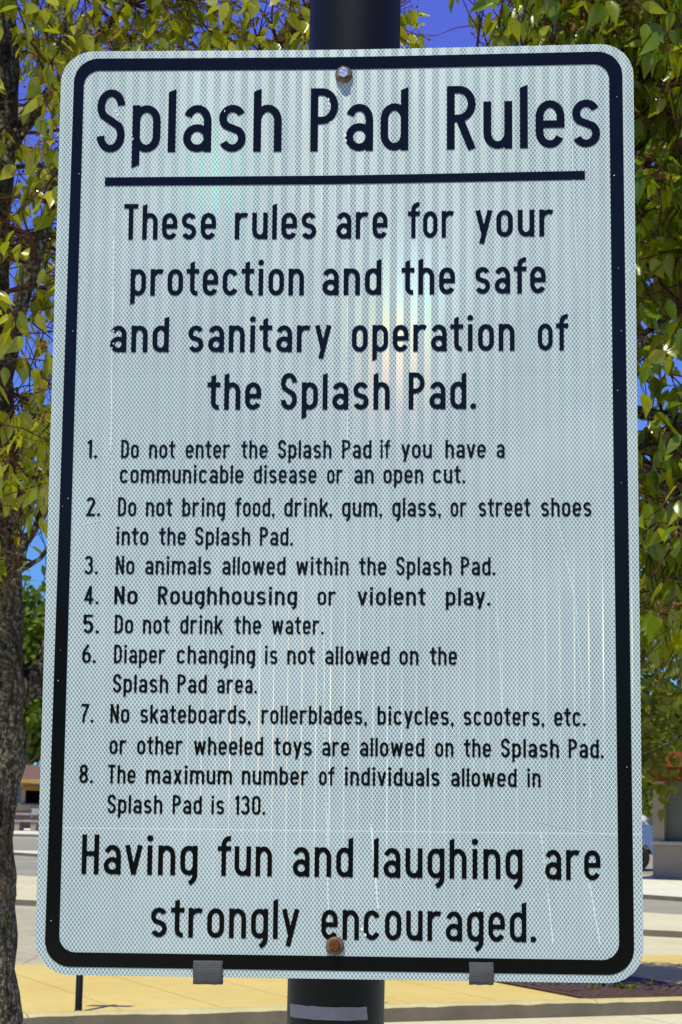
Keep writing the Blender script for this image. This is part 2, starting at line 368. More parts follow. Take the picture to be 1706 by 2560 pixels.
# ---- condensed highway lettering drawn with strokes (cap height = 1)
def arc(cx, cy, rx, ry, a0, a1, n=12):
    return [(cx+rx*cos(radians(a0+(a1-a0)*i/n)), cy+ry*sin(radians(a0+(a1-a0)*i/n))) for i in range(n+1)]
def stem(x, y0, y1, s, top=0.0, bot=0.0):
    c = s/2; return [[(x-c, y0-bot/2 if False else y0-bot), (x+c, y0), (x+c, y1), (x-c, y1-top)]]
def glyph(ch, s):
    c = s/2; X = 0.745; W = 0.43; L = c; R = W-c; m = W/2; rx = R-m; ry = min(rx*1.25, .26); q = []
    def st(pts, closed=False): q.extend([ribbon(pts, s, closed)])
    def po(*polys): q.append([p for p in polys])
    def o(x0, w, y0, y1):
        l = x0+c; r = x0+w-c; mm = (l+r)/2; ax = (r-l)/2; ay = min(ax*1.22, (y1-y0-s)/2)
        st(arc(mm, y1-c-ay, ax, ay, 0, 180)+arc(mm, y0+c+ay, ax, ay, 180, 360)[0:], True)
    SL = s*0.42
    if ch == 'o': o(0, W, 0, X)
    elif ch == 'a':
        o(0, W, 0, .44); po(*stem(R, 0, X-c-ry, s)); st([(R, X-c-ry-.02)]+arc(m, X-c-ry, rx, ry, 0, 158))
    elif ch == 'b': o(0, W, 0, X); po(*stem(L, 0, 1, s, SL))
    elif ch == 'd': o(0, W, 0, X); po(*stem(R, 0, 1, s, SL))
    elif ch == 'p': o(0, W, 0, X); po(*stem(L, -.2, X, s, 0, SL))
    elif ch == 'g':
        o(0, W, 0, X); st([(R, X), (R, .02)]+arc(R-.27, .02, .27, .25, 0, -62, 8)[1:])
    elif ch == 'c': st(arc(m, X-c-ry, rx, ry, 22, 180)+arc(m, c+ry, rx, ry, 180, 338))
    elif ch == 'e':
        st([(R, .37)]+arc(m, X-c-ry, rx, ry, 0, 180)+arc(m, c+ry, rx, ry, 180, 334)); st([(L, .37), (W, .37)])
    elif ch in 'nh':
        po(*stem(L, 0, X if ch == 'n' else 1, s, SL if ch == 'h' else 0)); st(arc(m, X-c-ry, rx, ry, 180, 0)+[(R, 0)])
    elif ch == 'm':
        w = .29; po(*stem(L, 0, X, s)); r2 = w/2
        for k in (0, 1): st(arc(L+w*k+r2, X-c-r2*1.25, r2, r2*1.25, 180, 0)+[(L+w*(k+1), 0)])
        return q, 2*w+s
    elif ch == 'u': st([(L, X)]+arc(m, c+ry, rx, ry, 180, 360)); po(*stem(R, 0, X, s))
    elif ch == 'r':
        po(*stem(L, 0, X, s)); st(arc(L+.19, X-c-ry, .19, ry, 180, 62, 9)); return q, L+.19+.13
    elif ch == 's':
        r = .155; W2 = .41; mm = W2/2; ax = mm-c
        st(arc(mm, X-c-r, ax, r, 24, 232, 16)+arc(mm, c+r, ax, r, 52, -156, 16)); return q, W2
    elif ch == 'S':
        r = .215; st(arc(m, 1-c-r, rx, r, 4, 222, 16)+arc(m, c+r, rx, r, 42, -176, 16))
    elif ch == 't':
        x = .10+c; k = .13; po(*stem(x, c+k-.001, .96, s, SL)); st([(x, c+k)]+arc(x+k, c+k, k, k, 180, 280, 8)); st([(0, X-c), (.10+s+.12, X-c)]); return q, .10+s+.13
    elif ch == 'f':
        x = .10+c; k = .15; st([(x, 0), (x, 1-c-k)]+arc(x+k, 1-c-k, k, k, 180, 78, 8)); st([(0, X-c), (.10+s+.13, X-c)]); return q, .10+s+.13
    elif ch == 'i':
        d = .085; po(*stem(d, 0, X, s)); po([(d+d*.95*cos(2*pi*k/16), .92+d*.95*sin(2*pi*k/16)) for k in range(16)]); return q, 2*d
    elif ch == 'l': po(*stem(c, 0, 1, s, SL)); return q, s
    elif ch == 'k':
        po(*stem(L, 0, 1, s, SL)); st([(W-c*.7, X), (L, .27)]); st([(.17, .42), (W-c*.6, 0)]); return q, W
    elif ch in 'vy':
        w = .45; x0 = c*1.05; x1 = w-c*1.05
        if ch == 'v': st([(x0, X), (w/2, c*.4)]); st([(x1, X), (w/2, c*.4)]); po([(w/2-c, 0), (w/2+c, 0), (w/2, s)])
        else:
            st([(x0, X), (w/2, .08)]); dx = (x1-w/2)/(X-.08); st([(x1, X), (w/2-dx*.26, .08-.26)])
        return q, w
    elif ch == 'w':
        w = .62; xs = [c*1.0, w*.27, w*.5, w*.73, w-c*1.0]; ys = [X, .03, X-.05, .03, X]
        for k in range(4): st([(xs[k], ys[k]), (xs[k+1], ys[k+1])])
        for k in (1, 3): po([(xs[k]-c*.9, 0), (xs[k]+c*.9, 0), (xs[k], s)])
        return q, w
    elif ch == 'x': w = .42; st([(c*1.1, X), (w-c*1.1, 0)]); st([(w-c*1.1, X), (c*1.1, 0)]); return q, w
    elif ch in 'PR':
        po(*stem(L, 0, 1, s)); y = .43; r = (1-s-y)/2+c*.0; yy = (1-c+y+c)/2; ry2 = (1-c-(y+c))/2; ex = min(ry2, .19)
        st([(L, 1-c), (R-ex, 1-c)]+arc(R-ex, yy, ex, ry2, 90, -90)+[(L, y+c)])
        if ch == 'R': st([(L+.13, y+c), (R+c*.1, 0)])
    elif ch == 'T': st([(0, 1-c), (.40, 1-c)]); po(*stem(.20, 0, 1-s*.5, s)); return q, .40
    elif ch == 'D':
        po(*stem(L, 0, 1, s)); e = .2; st([(L, 1-c), (R-e, 1-c)]+arc(R-e, 1-c-e*1.2, e, e*1.2, 90, 0, 8)+arc(R-e, c+e*1.2, e, e*1.2, 0, -90, 8)+[(L, c)])
    elif ch == 'N': po(*stem(L, 0, 1, s)); po(*stem(R, 0, 1, s)); st([(L, 1-c*.6), (R, c*.6)])
    elif ch == 'H': po(*stem(L, 0, 1, s)); po(*stem(R, 0, 1, s)); st([(L, .52), (R, .52)])
    elif ch == '1': x = .14; po(*stem(x, 0, 1, s)); st([(x, 1-c), (.01, .82)]); return q, x+c
    elif ch == '2': st(arc(m, 1-c-ry, rx, ry, 165, -38, 14)+[(L+.02, c)]); st([(0, c), (W, c)])
    elif ch == '3':
        r = .21; st(arc(m-.02, 1-c-r, rx+.0, r, 155, -68, 14)+[(m-.03, .545)]); st([(m-.03, .545)]+arc(m-.02, c+.245, rx+.02, .245, 72, -155, 14))
    elif ch == '4': st([(R-.07, 1), (R-.07, 0)]); st([(R-.07, .97), (L, .27)]); st([(0, .25), (W+.02, .25)]); return q, W+.02
    elif ch == '5': st([(W-.03, 1-c), (L+.02, 1-c), (L, .50)]); st([(L, .53)]+arc(m, c+.27, rx, .27, 125, -155, 16))
    elif ch == '6': o(0, W, 0, .6); st([(L, .3)]+[(L, .5), (L+.03, .65), (m+.0, .85), (m+.08, .99)])
    elif ch == '7': st([(0, 1-c), (W, 1-c)]); st([(R, 1-c), (m-.06, .35), (m-.09, 0)])
    elif ch == '8': o(0.02, W-.04, .47, 1); o(0, W, 0, .54)
    elif ch == '0': o(0, W, 0, 1)
    elif ch in '.,':
        d = s*.62
        po([(d+d*cos(2*pi*k/14), d+d*sin(2*pi*k/14)) for k in range(14)])
        if ch == ',': po([(d*.9, .06), (d*2, d), (d*1.25, -.10), (d*.55, -.10)])
        return q, 2*d
    return q, W
ROUND = set('oacdegqsbp')
def word_mesh(b, text, u0, u1, base, cap, s, off, gap):
    gl = [glyph(ch, s) for ch in text]; total = sum(w_ for _, w_ in gl); adv = []
    for i in range(len(text)-1):
        g_ = gap
        if text[i] in 'rtfyvk' or text[i+1] in 'tfyvj': g_ -= .03
        if text[i+1] in '.,': g_ -= .02
        adv.append(g_)
    k = (u1-u0)/(total+sum(adv)); x = 0
    for i, (polys, w_) in enumerate(gl):
        for li, group in enumerate(polys):
            for poly in group:
                flat(b, [(u0+(x+px)*k, base+py*cap) for px, py in poly], off+li*0.00004)
        x += w_+(adv[i] if i < len(adv) else 0)
LINES = [
    ('title', 87.3, 465.5, [('Splash', -330.9, -83.6), ('Pad', -45.3, 84.7), ('Rules', 135.7, 336.7)]),
    ('body', 48.7, 345.7, [('These', -291.4, -168.7), ('rules', -143.8, -35.9), ('are', -9.5, 58.0), ('for', 84.8, 146.0), ('your', 173.1, 276.0)]),
    ('body', 48.5, 269.5, [('protection', -280.5, -51.3), ('and', -27.1, 50.4), ('the', 76.8, 146.8), ('safe', 173.1, 264.7)]),
    ('body', 48.1, 193.4, [('and', -305.6, -228.0), ('sanitary', -202.4, -14.3), ('operation', 12.4, 224.1), ('of', 254.1, 293.5)]),
    ('body', 48.9, 116.7, [('the', -176.0, -105.3), ('Splash', -79.7, 62.3), ('Pad.', 86.9, 174.4)]),
    ('rule', 24.2, 52.6, [('1.', -331.4, -318.3), ('Do', -287.3, -264.2), ('not', -250.6, -216.1), ('enter', -202.7, -144.5), ('the', -130.4, -96.0), ('Splash', -82.2, -12.8), ('Pad', 1.0, 39.1), ('if', 50.5, 63.2), ('you', 77.4, 117.2), ('have', 134.7, 186.7), ('a', 200.4, 210.9)]),
    ('rule', 24.1, 19.7, [('communicable', -288.1, -126.7), ('disease', -113.2, -31.9), ('or', -18.1, 2.6), ('an', 16.8, 42.2), ('open', 54.9, 106.2), ('cut.', 118.9, 160.5)]),
    ('rule', 24.8, -23.7, [('2.', -331.1, -312.6), ('Do', -289.6, -265.6), ('not', -253.0, -218.1), ('bring', -205.6, -149.9), ('food,', -136.9, -85.5), ('drink,', -73.1, -11.0), ('gum,', 1.7, 53.6), ('glass,', 66.5, 129.3), ('or', 141.6, 162.6), ('street', 177.5, 243.9), ('shoes', 257.2, 321.3)]),
    ('rule', 24.0, -61.4, [('into', -290.9, -249.0), ('the', -235.0, -200.3), ('Splash', -188.2, -116.6), ('Pad.', -104.1, -61.2)]),
    ('rule', 23.8, -99.5, [('3.', -330.9, -313.7), ('No', -290.3, -266.3), ('animals', -252.3, -166.7), ('allowed', -152.2, -70.5), ('within', -56.8, 10.9), ('the', 24.1, 59.3), ('Splash', 72.1, 143.0), ('Pad.', 155.0, 198.9)]),
    ('rule', 23.5, -138.3, [('4.', -330.4, -311.6), ('No', -291.4, -261.2), ('Roughhousing', -234.8, -55.0), ('or', -28.8, -4.6), ('violent', 22.4, 110.4), ('play.', 135.6, 192.5)]),
    ('rule', 24.0, -176.0, [('5.', -330.9, -309.9), ('Do', -289.9, -266.0), ('not', -253.3, -218.4), ('drink', -205.0, -150.2), ('the', -135.3, -100.8), ('water.', -86.9, -20.1)]),
    ('rule', 23.8, -214.3, [('6.', -331.0, -313.2), ('Diaper', -289.9, -222.7), ('changing', -208.5, -107.9), ('is', -95.6, -79.2), ('not', -66.6, -31.0), ('allowed', -18.2, 64.3), ('on', 76.8, 101.0), ('the', 115.5, 150.0)]),
    ('rule', 23.7, -251.8, [('Splash', -290.3, -219.0), ('Pad', -207.0, -169.4), ('area.', -156.1, -104.8)]),
    ('rule', 23.8, -290.4, [('7.', -330.3, -314.3), ('No', -292.6, -268.1), ('skateboards,', -254.0, -112.3), ('rollerblades,', -98.5, 36.1), ('bicycles,', 49.3, 146.1), ('scooters,', 158.5, 260.2), ('etc.', 272.5, 312.1)]),
    ('rule', 23.7, -330.2, [('or', -292.6, -270.5), ('other', -257.1, -198.1), ('wheeled', -184.3, -95.9), ('toys', -82.1, -33.7), ('are', -20.5, 13.6), ('allowed', 27.3, 108.8), ('on', 122.7, 145.6), ('the', 158.8, 193.0), ('Splash', 205.6, 278.3), ('Pad.', 290.3, 334.3)]),
    ('rule', 23.4, -367.1, [('8.', -330.5, -312.8), ('The', -293.7, -258.3), ('maximum', -245.0, -135.0), ('number', -122.3, -37.3), ('of', -24.1, -4.6), ('individuals', 8.3, 128.3), ('allowed', 142.7, 225.1), ('in', 238.1, 255.1)]),
    ('rule', 23.6, -404.8, [('Splash', -293.3, -223.1), ('Pad', -210.0, -172.8), ('is', -160.9, -144.3), ('130.', -130.3, -91.8)]),
    ('final', 49.6, -481.4, [('Having', -324.5, -176.9), ('fun', -151.3, -82.4), ('and', -56.1, 19.8), ('laughing', 45.9, 232.2), ('are', 260.0, 329.0)]),
    ('final', 49.2, -558.3, [('strongly', -234.4, -46.7), ('encouraged.', -19.2, 248.8)]),
]
STROKE = {'title': .117, 'body': .128, 'rule': .126, 'final': .121}
GAP = {'title': .115, 'body': .125, 'rule': .115, 'final': .125}

M['scratch'] = simple('scratch', (.60, .72, .73), .5, .4, var=.25, scale=40)
# worn places and scratches belong to the panel's own face
rs = random.Random(5)
def scratch(x0, y0, x1, y1, w_, off=0.0005, seg=10, jit=.5):
    pts = [(x0+(x1-x0)*i/seg+rs.uniform(-jit, jit), y0+(y1-y0)*i/seg) for i in range(seg+1)]
    for qd in ribbon(pts, w_*.8): flat(pb, qd, off, 4)
for a in ((-306, 440, -305, 355, 1.5), (-304, 350, -301, 60, 1.9), (-299, 60, -298, -10, 1.0), (5, 505, 6, 330, 1.2), (6, 320, 8, 60, 1.6), (14, 180, 16, 40, 1.0), (8, 40, 8, -10, 1.0),
          (-22, -120, -15, -400, 1.5), (-14, -400, -10, -545, 1.8), (42, -415, 52, -520, 2.6), (255, -420, 270, -560, 1.6), (312, -470, 328, -560, 2.0), (200, -120, 210, -330, 1.0), (270, 10, 300, -130, 1.1), (300, -130, 318, -380, 0.9),
          (299, 505, 305, 300, 1.3), (322, 480, 325, 60, 0.9), (250, -410, 368, -432, .8), (-352, 300, -330, 282, 1.0), (-335, -35, -310, -29, 1.0), (-60, -100, -48, -180, .8), (352, 282, 381, 307, 1.4)):
    scratch(*a)
def chip(cx, cy, r, off=0.0010, mi=2, asp=1.8):
    k = rs.randint(6, 9); flat(pb, [(cx+r*(.6+.6*rs.random())*cos(2*pi*i/k), cy+asp*r*(.6+.6*rs.random())*sin(2*pi*i/k)) for i in range(k)], off, mi)
for cx, cy, r in ((-306, 523, 1.1), (-303, 517, 1.3), (-284, 489, 1.0), (-282, 484, 1.1), (-21.5, 537, 1.1), (-21.5, 531, 1.2), (-22, 525, .8), (-19, 505.5, .9), (-15, 507, .7),
                  (1, 487, 1.6), (2, 480, 1.4), (-301.5, 222, .9), (-301, 205, .9), (-303, 199, .8), (-160, 522, .9), (32, -545, 1.6), (36, -552, 1.2), (177, -513, 1.5), (178, -519, 1.0)):
    chip(cx, cy, r)
for i in range(26): chip(rs.uniform(-345, 345), rs.uniform(-570, 560), rs.uniform(.5, 1.1), .0005, rs.choice([2, 2, 3]), 1.0)
for i in range(14): chip(rs.choice([-358, 360])+rs.uniform(-6, 6), rs.uniform(-570, 560), rs.uniform(.4, .8), .0012, 2, 1.0)
# burred bright edge along the top
panel = on_sign(pb.build('sign_panel', [M['sheeting'], M['alu'], M['scrape'], M['dirt'], M['scratch']], signpost))

def resample(pts, step=14.0):
    out = []
    for i in range(len(pts)):
        p, q = Vector(pts[i]), Vector(pts[(i+1) % len(pts)]); k = max(1, int((q-p).length/step))
        out += [tuple(p+(q-p)*j/k) for j in range(k)]
    return out
def rrect(xl_t, xl_b, xr_t, xr_b, yt, yb, r):
    c_ = []
    def corner(cx, cy, a0): c_.extend([(cx+r*cos(radians(a0+90*i/10)), cy+r*sin(radians(a0+90*i/10))) for i in range(11)])
    corner(xr_t-r, yt-r, 0); corner(xl_t+r, yt-r, 90); corner(xl_b+r, yb+r, 180); corner(xr_b-r, yb+r, 270)
    return c_
bo = rrect(-363.5, -368.5, 366.5, 369.5, 596, -596.5, 33); bi = rrect(-350, -350.5, 349, 351, 578.8, -578.5, 21)
bb = MB(); nb = len(bo)
for i in range(nb):
    p, q, r_, t_ = bo[i], bo[(i+1) % nb], bi[(i+1) % nb], bi[i]
    k = max(1, int((Vector(q)-Vector(p)).length/14))
    for j in range(k):
        f0, f1 = j/k, (j+1)/k; lp = lambda a, b_, f: (a[0]+(b_[0]-a[0])*f, a[1]+(b_[1]-a[1])*f)
        flat(bb, [lp(p, q, f0), lp(t_, r_, f0), lp(t_, r_, f1), lp(p, q, f1)][::-1], .0007)
def sub(b, name, mat):
    o = b.build(name, mat); o.parent = panel; return o
sub(bb, 'border', M['vinyl'])
ub = MB()
for i in range(40):
    x0, x1 = -318+634.5*i/40, -318+634.5*(i+1)/40; e = lambda x: (x+318)/634.5
    flat(ub, [(x0, 419.3+2.3*e(x0)), (x1, 419.3+2.3*e(x1)), (x1, 431+2.5*e(x1)), (x0, 431+2.5*e(x0))], .0007)
sub(ub, 'underline', M['vinyl'])
for blk, cap, base, words in LINES:
    for part in ([words] if blk == 'rule' else [[q] for q in words]):      # large words one by one, small rules line by line
        tb = MB()
        for text, u0, u1 in part: word_mesh(tb, text, u0, u1, base, cap, STROKE[blk], .0007, GAP[blk])
        o = sub(tb, 'rule_line' if blk == 'rule' else 'word', M['vinyl']); o['label'] = ('black lettering reading '+' '.join(t for t, _, _ in part))[:100]

# bolts with washers
def bolt(u, v, tilt, head, label):
    b = MB(); k = 6; hx = []
    for z, r in ((0.0, .0075), (.0095, .0075), (.0115, .0062)):
        hx += [(r*cos(2*pi*(i+.5)/k), r*sin(2*pi*(i+.5)/k), z) for i in range(k)]
    b.add(hx, [(i, (i+1) % k, k+(i+1) % k, k+i) for i in range(k)]+[(k+i, k+(i+1) % k, 2*k+(i+1) % k, 2*k+i) for i in range(k)]+[tuple(range(2*k, 3*k))])
    o = b.build('bolt', head, signpost); o['label'] = label
    P = bend(u/1000, v/1000, .0008)
    o.matrix_local = LOC @ Matrix.Translation(P) @ Matrix.Rotation(pi/2+tilt, 4, 'X')
    wz = MB(); wz.lathe([(.0055, .0004), (.0055, .0055), (.0085, .0050), (.0115, .0034), (.0115, .0002)], 32)
    ws = wz.build('washer', M['washer'], o, True)
    return o
def washer_mat():
    n = NT('rust_stained_washer'); co = n.coord(); f = n.noise(co, 110, 4)
    return n.done(n.bsdf(n.ramp(f, [(.35, (.16, .15, .13)), (.52, (.12, .09, .06)), (.68, (.11, .045, .015))]), .55, .4, .3))
M['washer'] = washer_mat()
M['zinc'] = simple('zinc_bolt', (0.62, 0.66, 0.70), 0.22, 0.5, 0.95, var=.2, scale=150, bump=.15, bscale=400)
def rust():
    n = NT('rusty_bolt'); co = n.coord(); f = n.noise(co, 260, 5); h = n.noise(co, 700, 3)
    return n.done(n.bsdf(n.ramp(f, [(.3, (.035, .012, .005)), (.55, (.13, .042, .010)), (.75, (.24, .09, .02))]), .85, .2, 0, n.bump(h, .6, .002)))
M['rust'] = rust()
bolt(-1.5, 570.5, radians(-5), M['zinc'], 'bright zinc bolt')
bolt(-1.8, -566.0, radians(-3), M['rust'], 'rusty orange bolt')

# webbing tabs hooked over the lower edge
def webbing():
    n = NT('grey_webbing'); co = n.coord(); sx = n.node('ShaderNodeSeparateXYZ', {0: co})
    x = n.math('SINE', n.math('MULTIPLY', sx.outputs[0], 2*pi/.0026)); z = n.math('SINE', n.math('MULTIPLY', sx.outputs[2], 2*pi/.0021))
    h = n.math('ADD', n.math('MULTIPLY', n.math('ADD', x, z), .25), .5)
    c = n.mix(h, (.035, .037, .04), (.10, .105, .11)); c = n.mix(n.math('MULTIPLY', n.noise(co, 90, 4), .5), c, (.14, .145, .15))
    return n.done(n.bsdf(c, .95, .1, 0, n.bump(h, .7, .001)))
M['webbing'] = webbing()
def fabric_tab(x0, x1, yt, yb):
    b = MB(); path = []
    for i in range(9): path.append((yt+(yb-yt)*i/8, .0012+.0022*sin(pi*i/8)**2+.0008*noise.noise(Vector((x0, i*.7, 0)))))
    path += [(yb-1.5, -.001), (yb, -.0045)] + [(yb+(yt-yb)*i/6, -.0048) for i in range(1, 7)]
    nx = 8; th = .0014; P = []
    for k, (y, o_) in enumerate(path):
        row = []
        for i in range(nx+1):
            x = x0+(x1-x0)*i/nx; yy = y+(.9*noise.noise(Vector((i*.9, yb, 2))) if k in (8, 9, 10) else 0)+(.5*noise.noise(Vector((i*1.3, 7, yt))) if k == 0 else 0)
            if i in (0, nx): x += .6*noise.noise(Vector((k*1.1, x0, 1)))
            row.append(bend(x/1000, yy/1000, o_))
        P.append(row)
    vs = [p for r in P for p in r]; m_ = nx+1
    b.add(vs, [(k*m_+i, k*m_+i+1, (k+1)*m_+i+1, (k+1)*m_+i) for k in range(len(P)-1) for i in range(nx)])
    o = on_sign(b.build('fabric_tab', M['webbing'], signpost, True))
    sd = o.modifiers.new('thick', 'SOLIDIFY'); sd.thickness = .0012; sd.offset = -1
    return o
fabric_tab(-179.4, -142.5, -586.4, -613.0); fabric_tab(165.5, 195.7, -583.3, -608.3)

# strip of worn tape wrapped on the pole below the panel
def tape(zc, h, a0, a1):
    b = MB(); n = 24; vs = []
    for r in (.0641, .0645):
        for k in range(n+1):
            a = a0+(a1-a0)*k/n; e0 = .0008*noise.noise(Vector((k*.6, 3, 0))); e1 = .0008*noise.noise(Vector((k*.5, 8, 0)))
            for j in range(5):
                t = j/4; aa = a+(.025*noise.noise(Vector((j*1.9, k*.01, 4))) if k in (0, n) else 0)
                vs.append((r*sin(aa), -r*cos(aa), zc+(t-.5)*h+(e0 if j == 0 else e1 if j == 4 else 0)))
    K2 = 5*(n+1); fs = []
    for k in range(n):
        for j in range(4):
            a = K2+k*5+j; fs.append((a, a+5, a+6, a+1))
        for j in (0, 4):
            a = k*5+j; q_ = (a, a+5, a+5+K2, a+K2); fs.append(q_ if j == 0 else q_[::-1])
    for k in (0, n):
        for j in range(4):
            a = k*5+j; q_ = (a, a+K2, a+K2+1, a+1); fs.append(q_ if k == 0 else q_[::-1])
    b.add(vs, fs); return b.build('tape_strip', M['tape'], signpost)
M['tape'] = simple('grey_tape', (0.24, 0.245, 0.265), 0.55, 0.3, var=.12, scale=30, bump=.15, bscale=300)
tape(1.3305, .0165, radians(-66), radians(39))
tape(1.2935, .0165, radians(-12), radians(30))

# ------------------------------------------------------------------ trees
def bark(name, dark, grey, moss, amt):
    n = NT(name); co = n.coord(); sx = n.node('ShaderNodeMapping', {'Vector': co, 'Scale': (1, 1, .45)}).outputs[0]
    v = n.noise(sx, 38, 6, .65, .6); l = n.noise(co, 75, 5, .6); g_ = n.noise(co, 55, 4, .6, .3); big = n.noise(co, 5, 3)
    sy = n.node('ShaderNodeMapping', {'Vector': co, 'Scale': (1, 1, .22)}).outputs[0]
    ridge = n.noise(sy, 26, 4, .6, 1.2); plate = n.node('ShaderNodeTexVoronoi', {'Vector': sx, 'Scale': 34}, feature='DISTANCE_TO_EDGE').outputs[0]
    crack = n.ramp(n.math('ADD', n.math('MULTIPLY', plate, .25), ridge), [(.36, .25), (.47, 1.)])
    c = n.mix(n.ramp(v, [(.35, 0.), (.65, 1.)]), dark, [q*2.8 for q in dark])
    lich = n.math('MULTIPLY', n.ramp(l, [(.50, 0.), (.58, 1.)]), n.ramp(big, [(.35, amt*.25), (.62, amt)]))
    c = n.mix(lich, c, grey)
    c = n.mix(n.math('MULTIPLY', n.ramp(g_, [(.53, 0.), (.64, 1.)]), n.ramp(n.noise(co, 7, 3), [(.38, 0.), (.6, amt)])), c, moss)
    c = n.mix(crack, [q*.5 for q in dark], c)
    h = n.math('ADD', n.math('MULTIPLY', crack, .6), n.math('ADD', n.math('MULTIPLY', v, .5), n.math('MULTIPLY', ridge, .8)))
    return n.done(n.bsdf(c, .95, .1, 0, n.bump(h, 1.0, .03)))
M['bark'] = bark('lichen_bark', (.034, .026, .018), (.26, .27, .225), (.16, .15, .02), 1.0)
M['bark_far'] = bark('grey_bark', (.10, .085, .065), (.3, .29, .25), (.15, .14, .06), .5)

def leafmat(name, c1, c2, c3, trans=.42, rough=.24, gloss=.055):
    n = NT(name)
    r = n.node('ShaderNodeNewGeometry').outputs['Random Per Island']
    c = n.ramp(r, [(0.0, c1), (.5, c2), (1.0, c3)])
    co = n.coord(); c = n.mix(n.math('MULTIPLY', n.ramp(n.noise(co, 90, 3), [(.45, 0.), (.7, 1.)]), .35), c, [q*.6 for q in c1])
    d = n.node('ShaderNodeBsdfDiffuse', {'Color': c}).outputs[0]
    t = n.node('ShaderNodeBsdfTranslucent', {'Color': n.mix(.5, c, (.60, .62, .008))}).outputs[0]
    m1 = n.node('ShaderNodeMixShader', {0: trans, 1: d, 2: t}).outputs[0]
    g_ = n.node('ShaderNodeBsdfAnisotropic', {'Color': (1, 1, .9), 'Roughness': rough}, distribution='GGX').outputs[0]
    return n.done(n.node('ShaderNodeMixShader', {0: gloss, 1: m1, 2: g_}).outputs[0])
M['leaf'] = leafmat('pear_leaf', (.16, .23, .004), (.32, .35, .006), (.46, .42, .008))
M['leaf_dark'] = leafmat('deep_green_leaf', (.06, .14, .004), (.13, .20, .005), (.30, .31, .007), .36, .26, .035)
M['leaf_mid'] = leafmat('shade_tree_leaf', (.045, .09, .008), (.085, .13, .010), (.15, .18, .012), .35, .45, .03)
M['leaf_far'] = leafmat('far_tree_leaf', (.06, .12, .012), (.09, .16, .015), (.13, .20, .02), .3, .6, .015)
M['bloom'] = simple('withered_blossom', (.22, .105, .055), .9, .1, var=.5, scale=300)
M['twig'] = simple('red_brown_twig', (.075, .035, .02), .7, .2, var=.4, scale=40)

def leaf(b, p, d, up, L, W, r, mi=0):
    """one ovate pointed leaf, folded along the midrib and curled"""
    d = d.normalized(); s = d.cross(up)
    s = (s if s.length > .05 else d.orthogonal()).normalized(); nrm = s.cross(d)
    a = r.uniform(.0, .35)*L; cu = r.uniform(-.15, .32)*L; tw = r.uniform(-.25, .25)
    def pt(t, w_, side):
        q = p+d*(L*t)-nrm*(cu*t*t)
        return q+(s*cos(tw*t)+nrm*sin(tw*t)*side)*(w_*W*.5*side)+nrm*(abs(w_)*a*.5)
    st = [(0, 0), (.13, .62), (.34, 1.0), (.58, .80), (.80, .36), (1, 0)]
    mid = [pt(t, 0, 1) for t, _ in st]; lf = [pt(t, w_, 1) for t, w_ in st[1:-1]]; rt = [pt(t, w_, -1) for t, w_ in st[1:-1]]
    vs = mid+lf+rt; fs = [(0, 1, 6), (0, 10, 1)]
    for k in range(3): fs += [(1+k, 2+k, 7+k, 6+k), (2+k, 1+k, 10+k, 11+k)]
    fs += [(4, 5, 9), (5, 4, 13)]
    b.add(vs, fs, mi)

def curve(p0, p1, bend_, n=8, r=None, wob=.03):
    p0, p1, bend_ = Vector(p0), Vector(p1), Vector(bend_); L = (p1-p0).length; out = []
    for i in range(n+1):
        t = i/n; q = p0.lerp(p1, t)+bend_*(4*t*(1-t))
        if r and 0 < i: q += Vector((r.uniform(-1, 1), r.uniform(-1, 1), r.uniform(-1, 1)))*wob*L*min(t, .6)
        out.append(q)
    return out

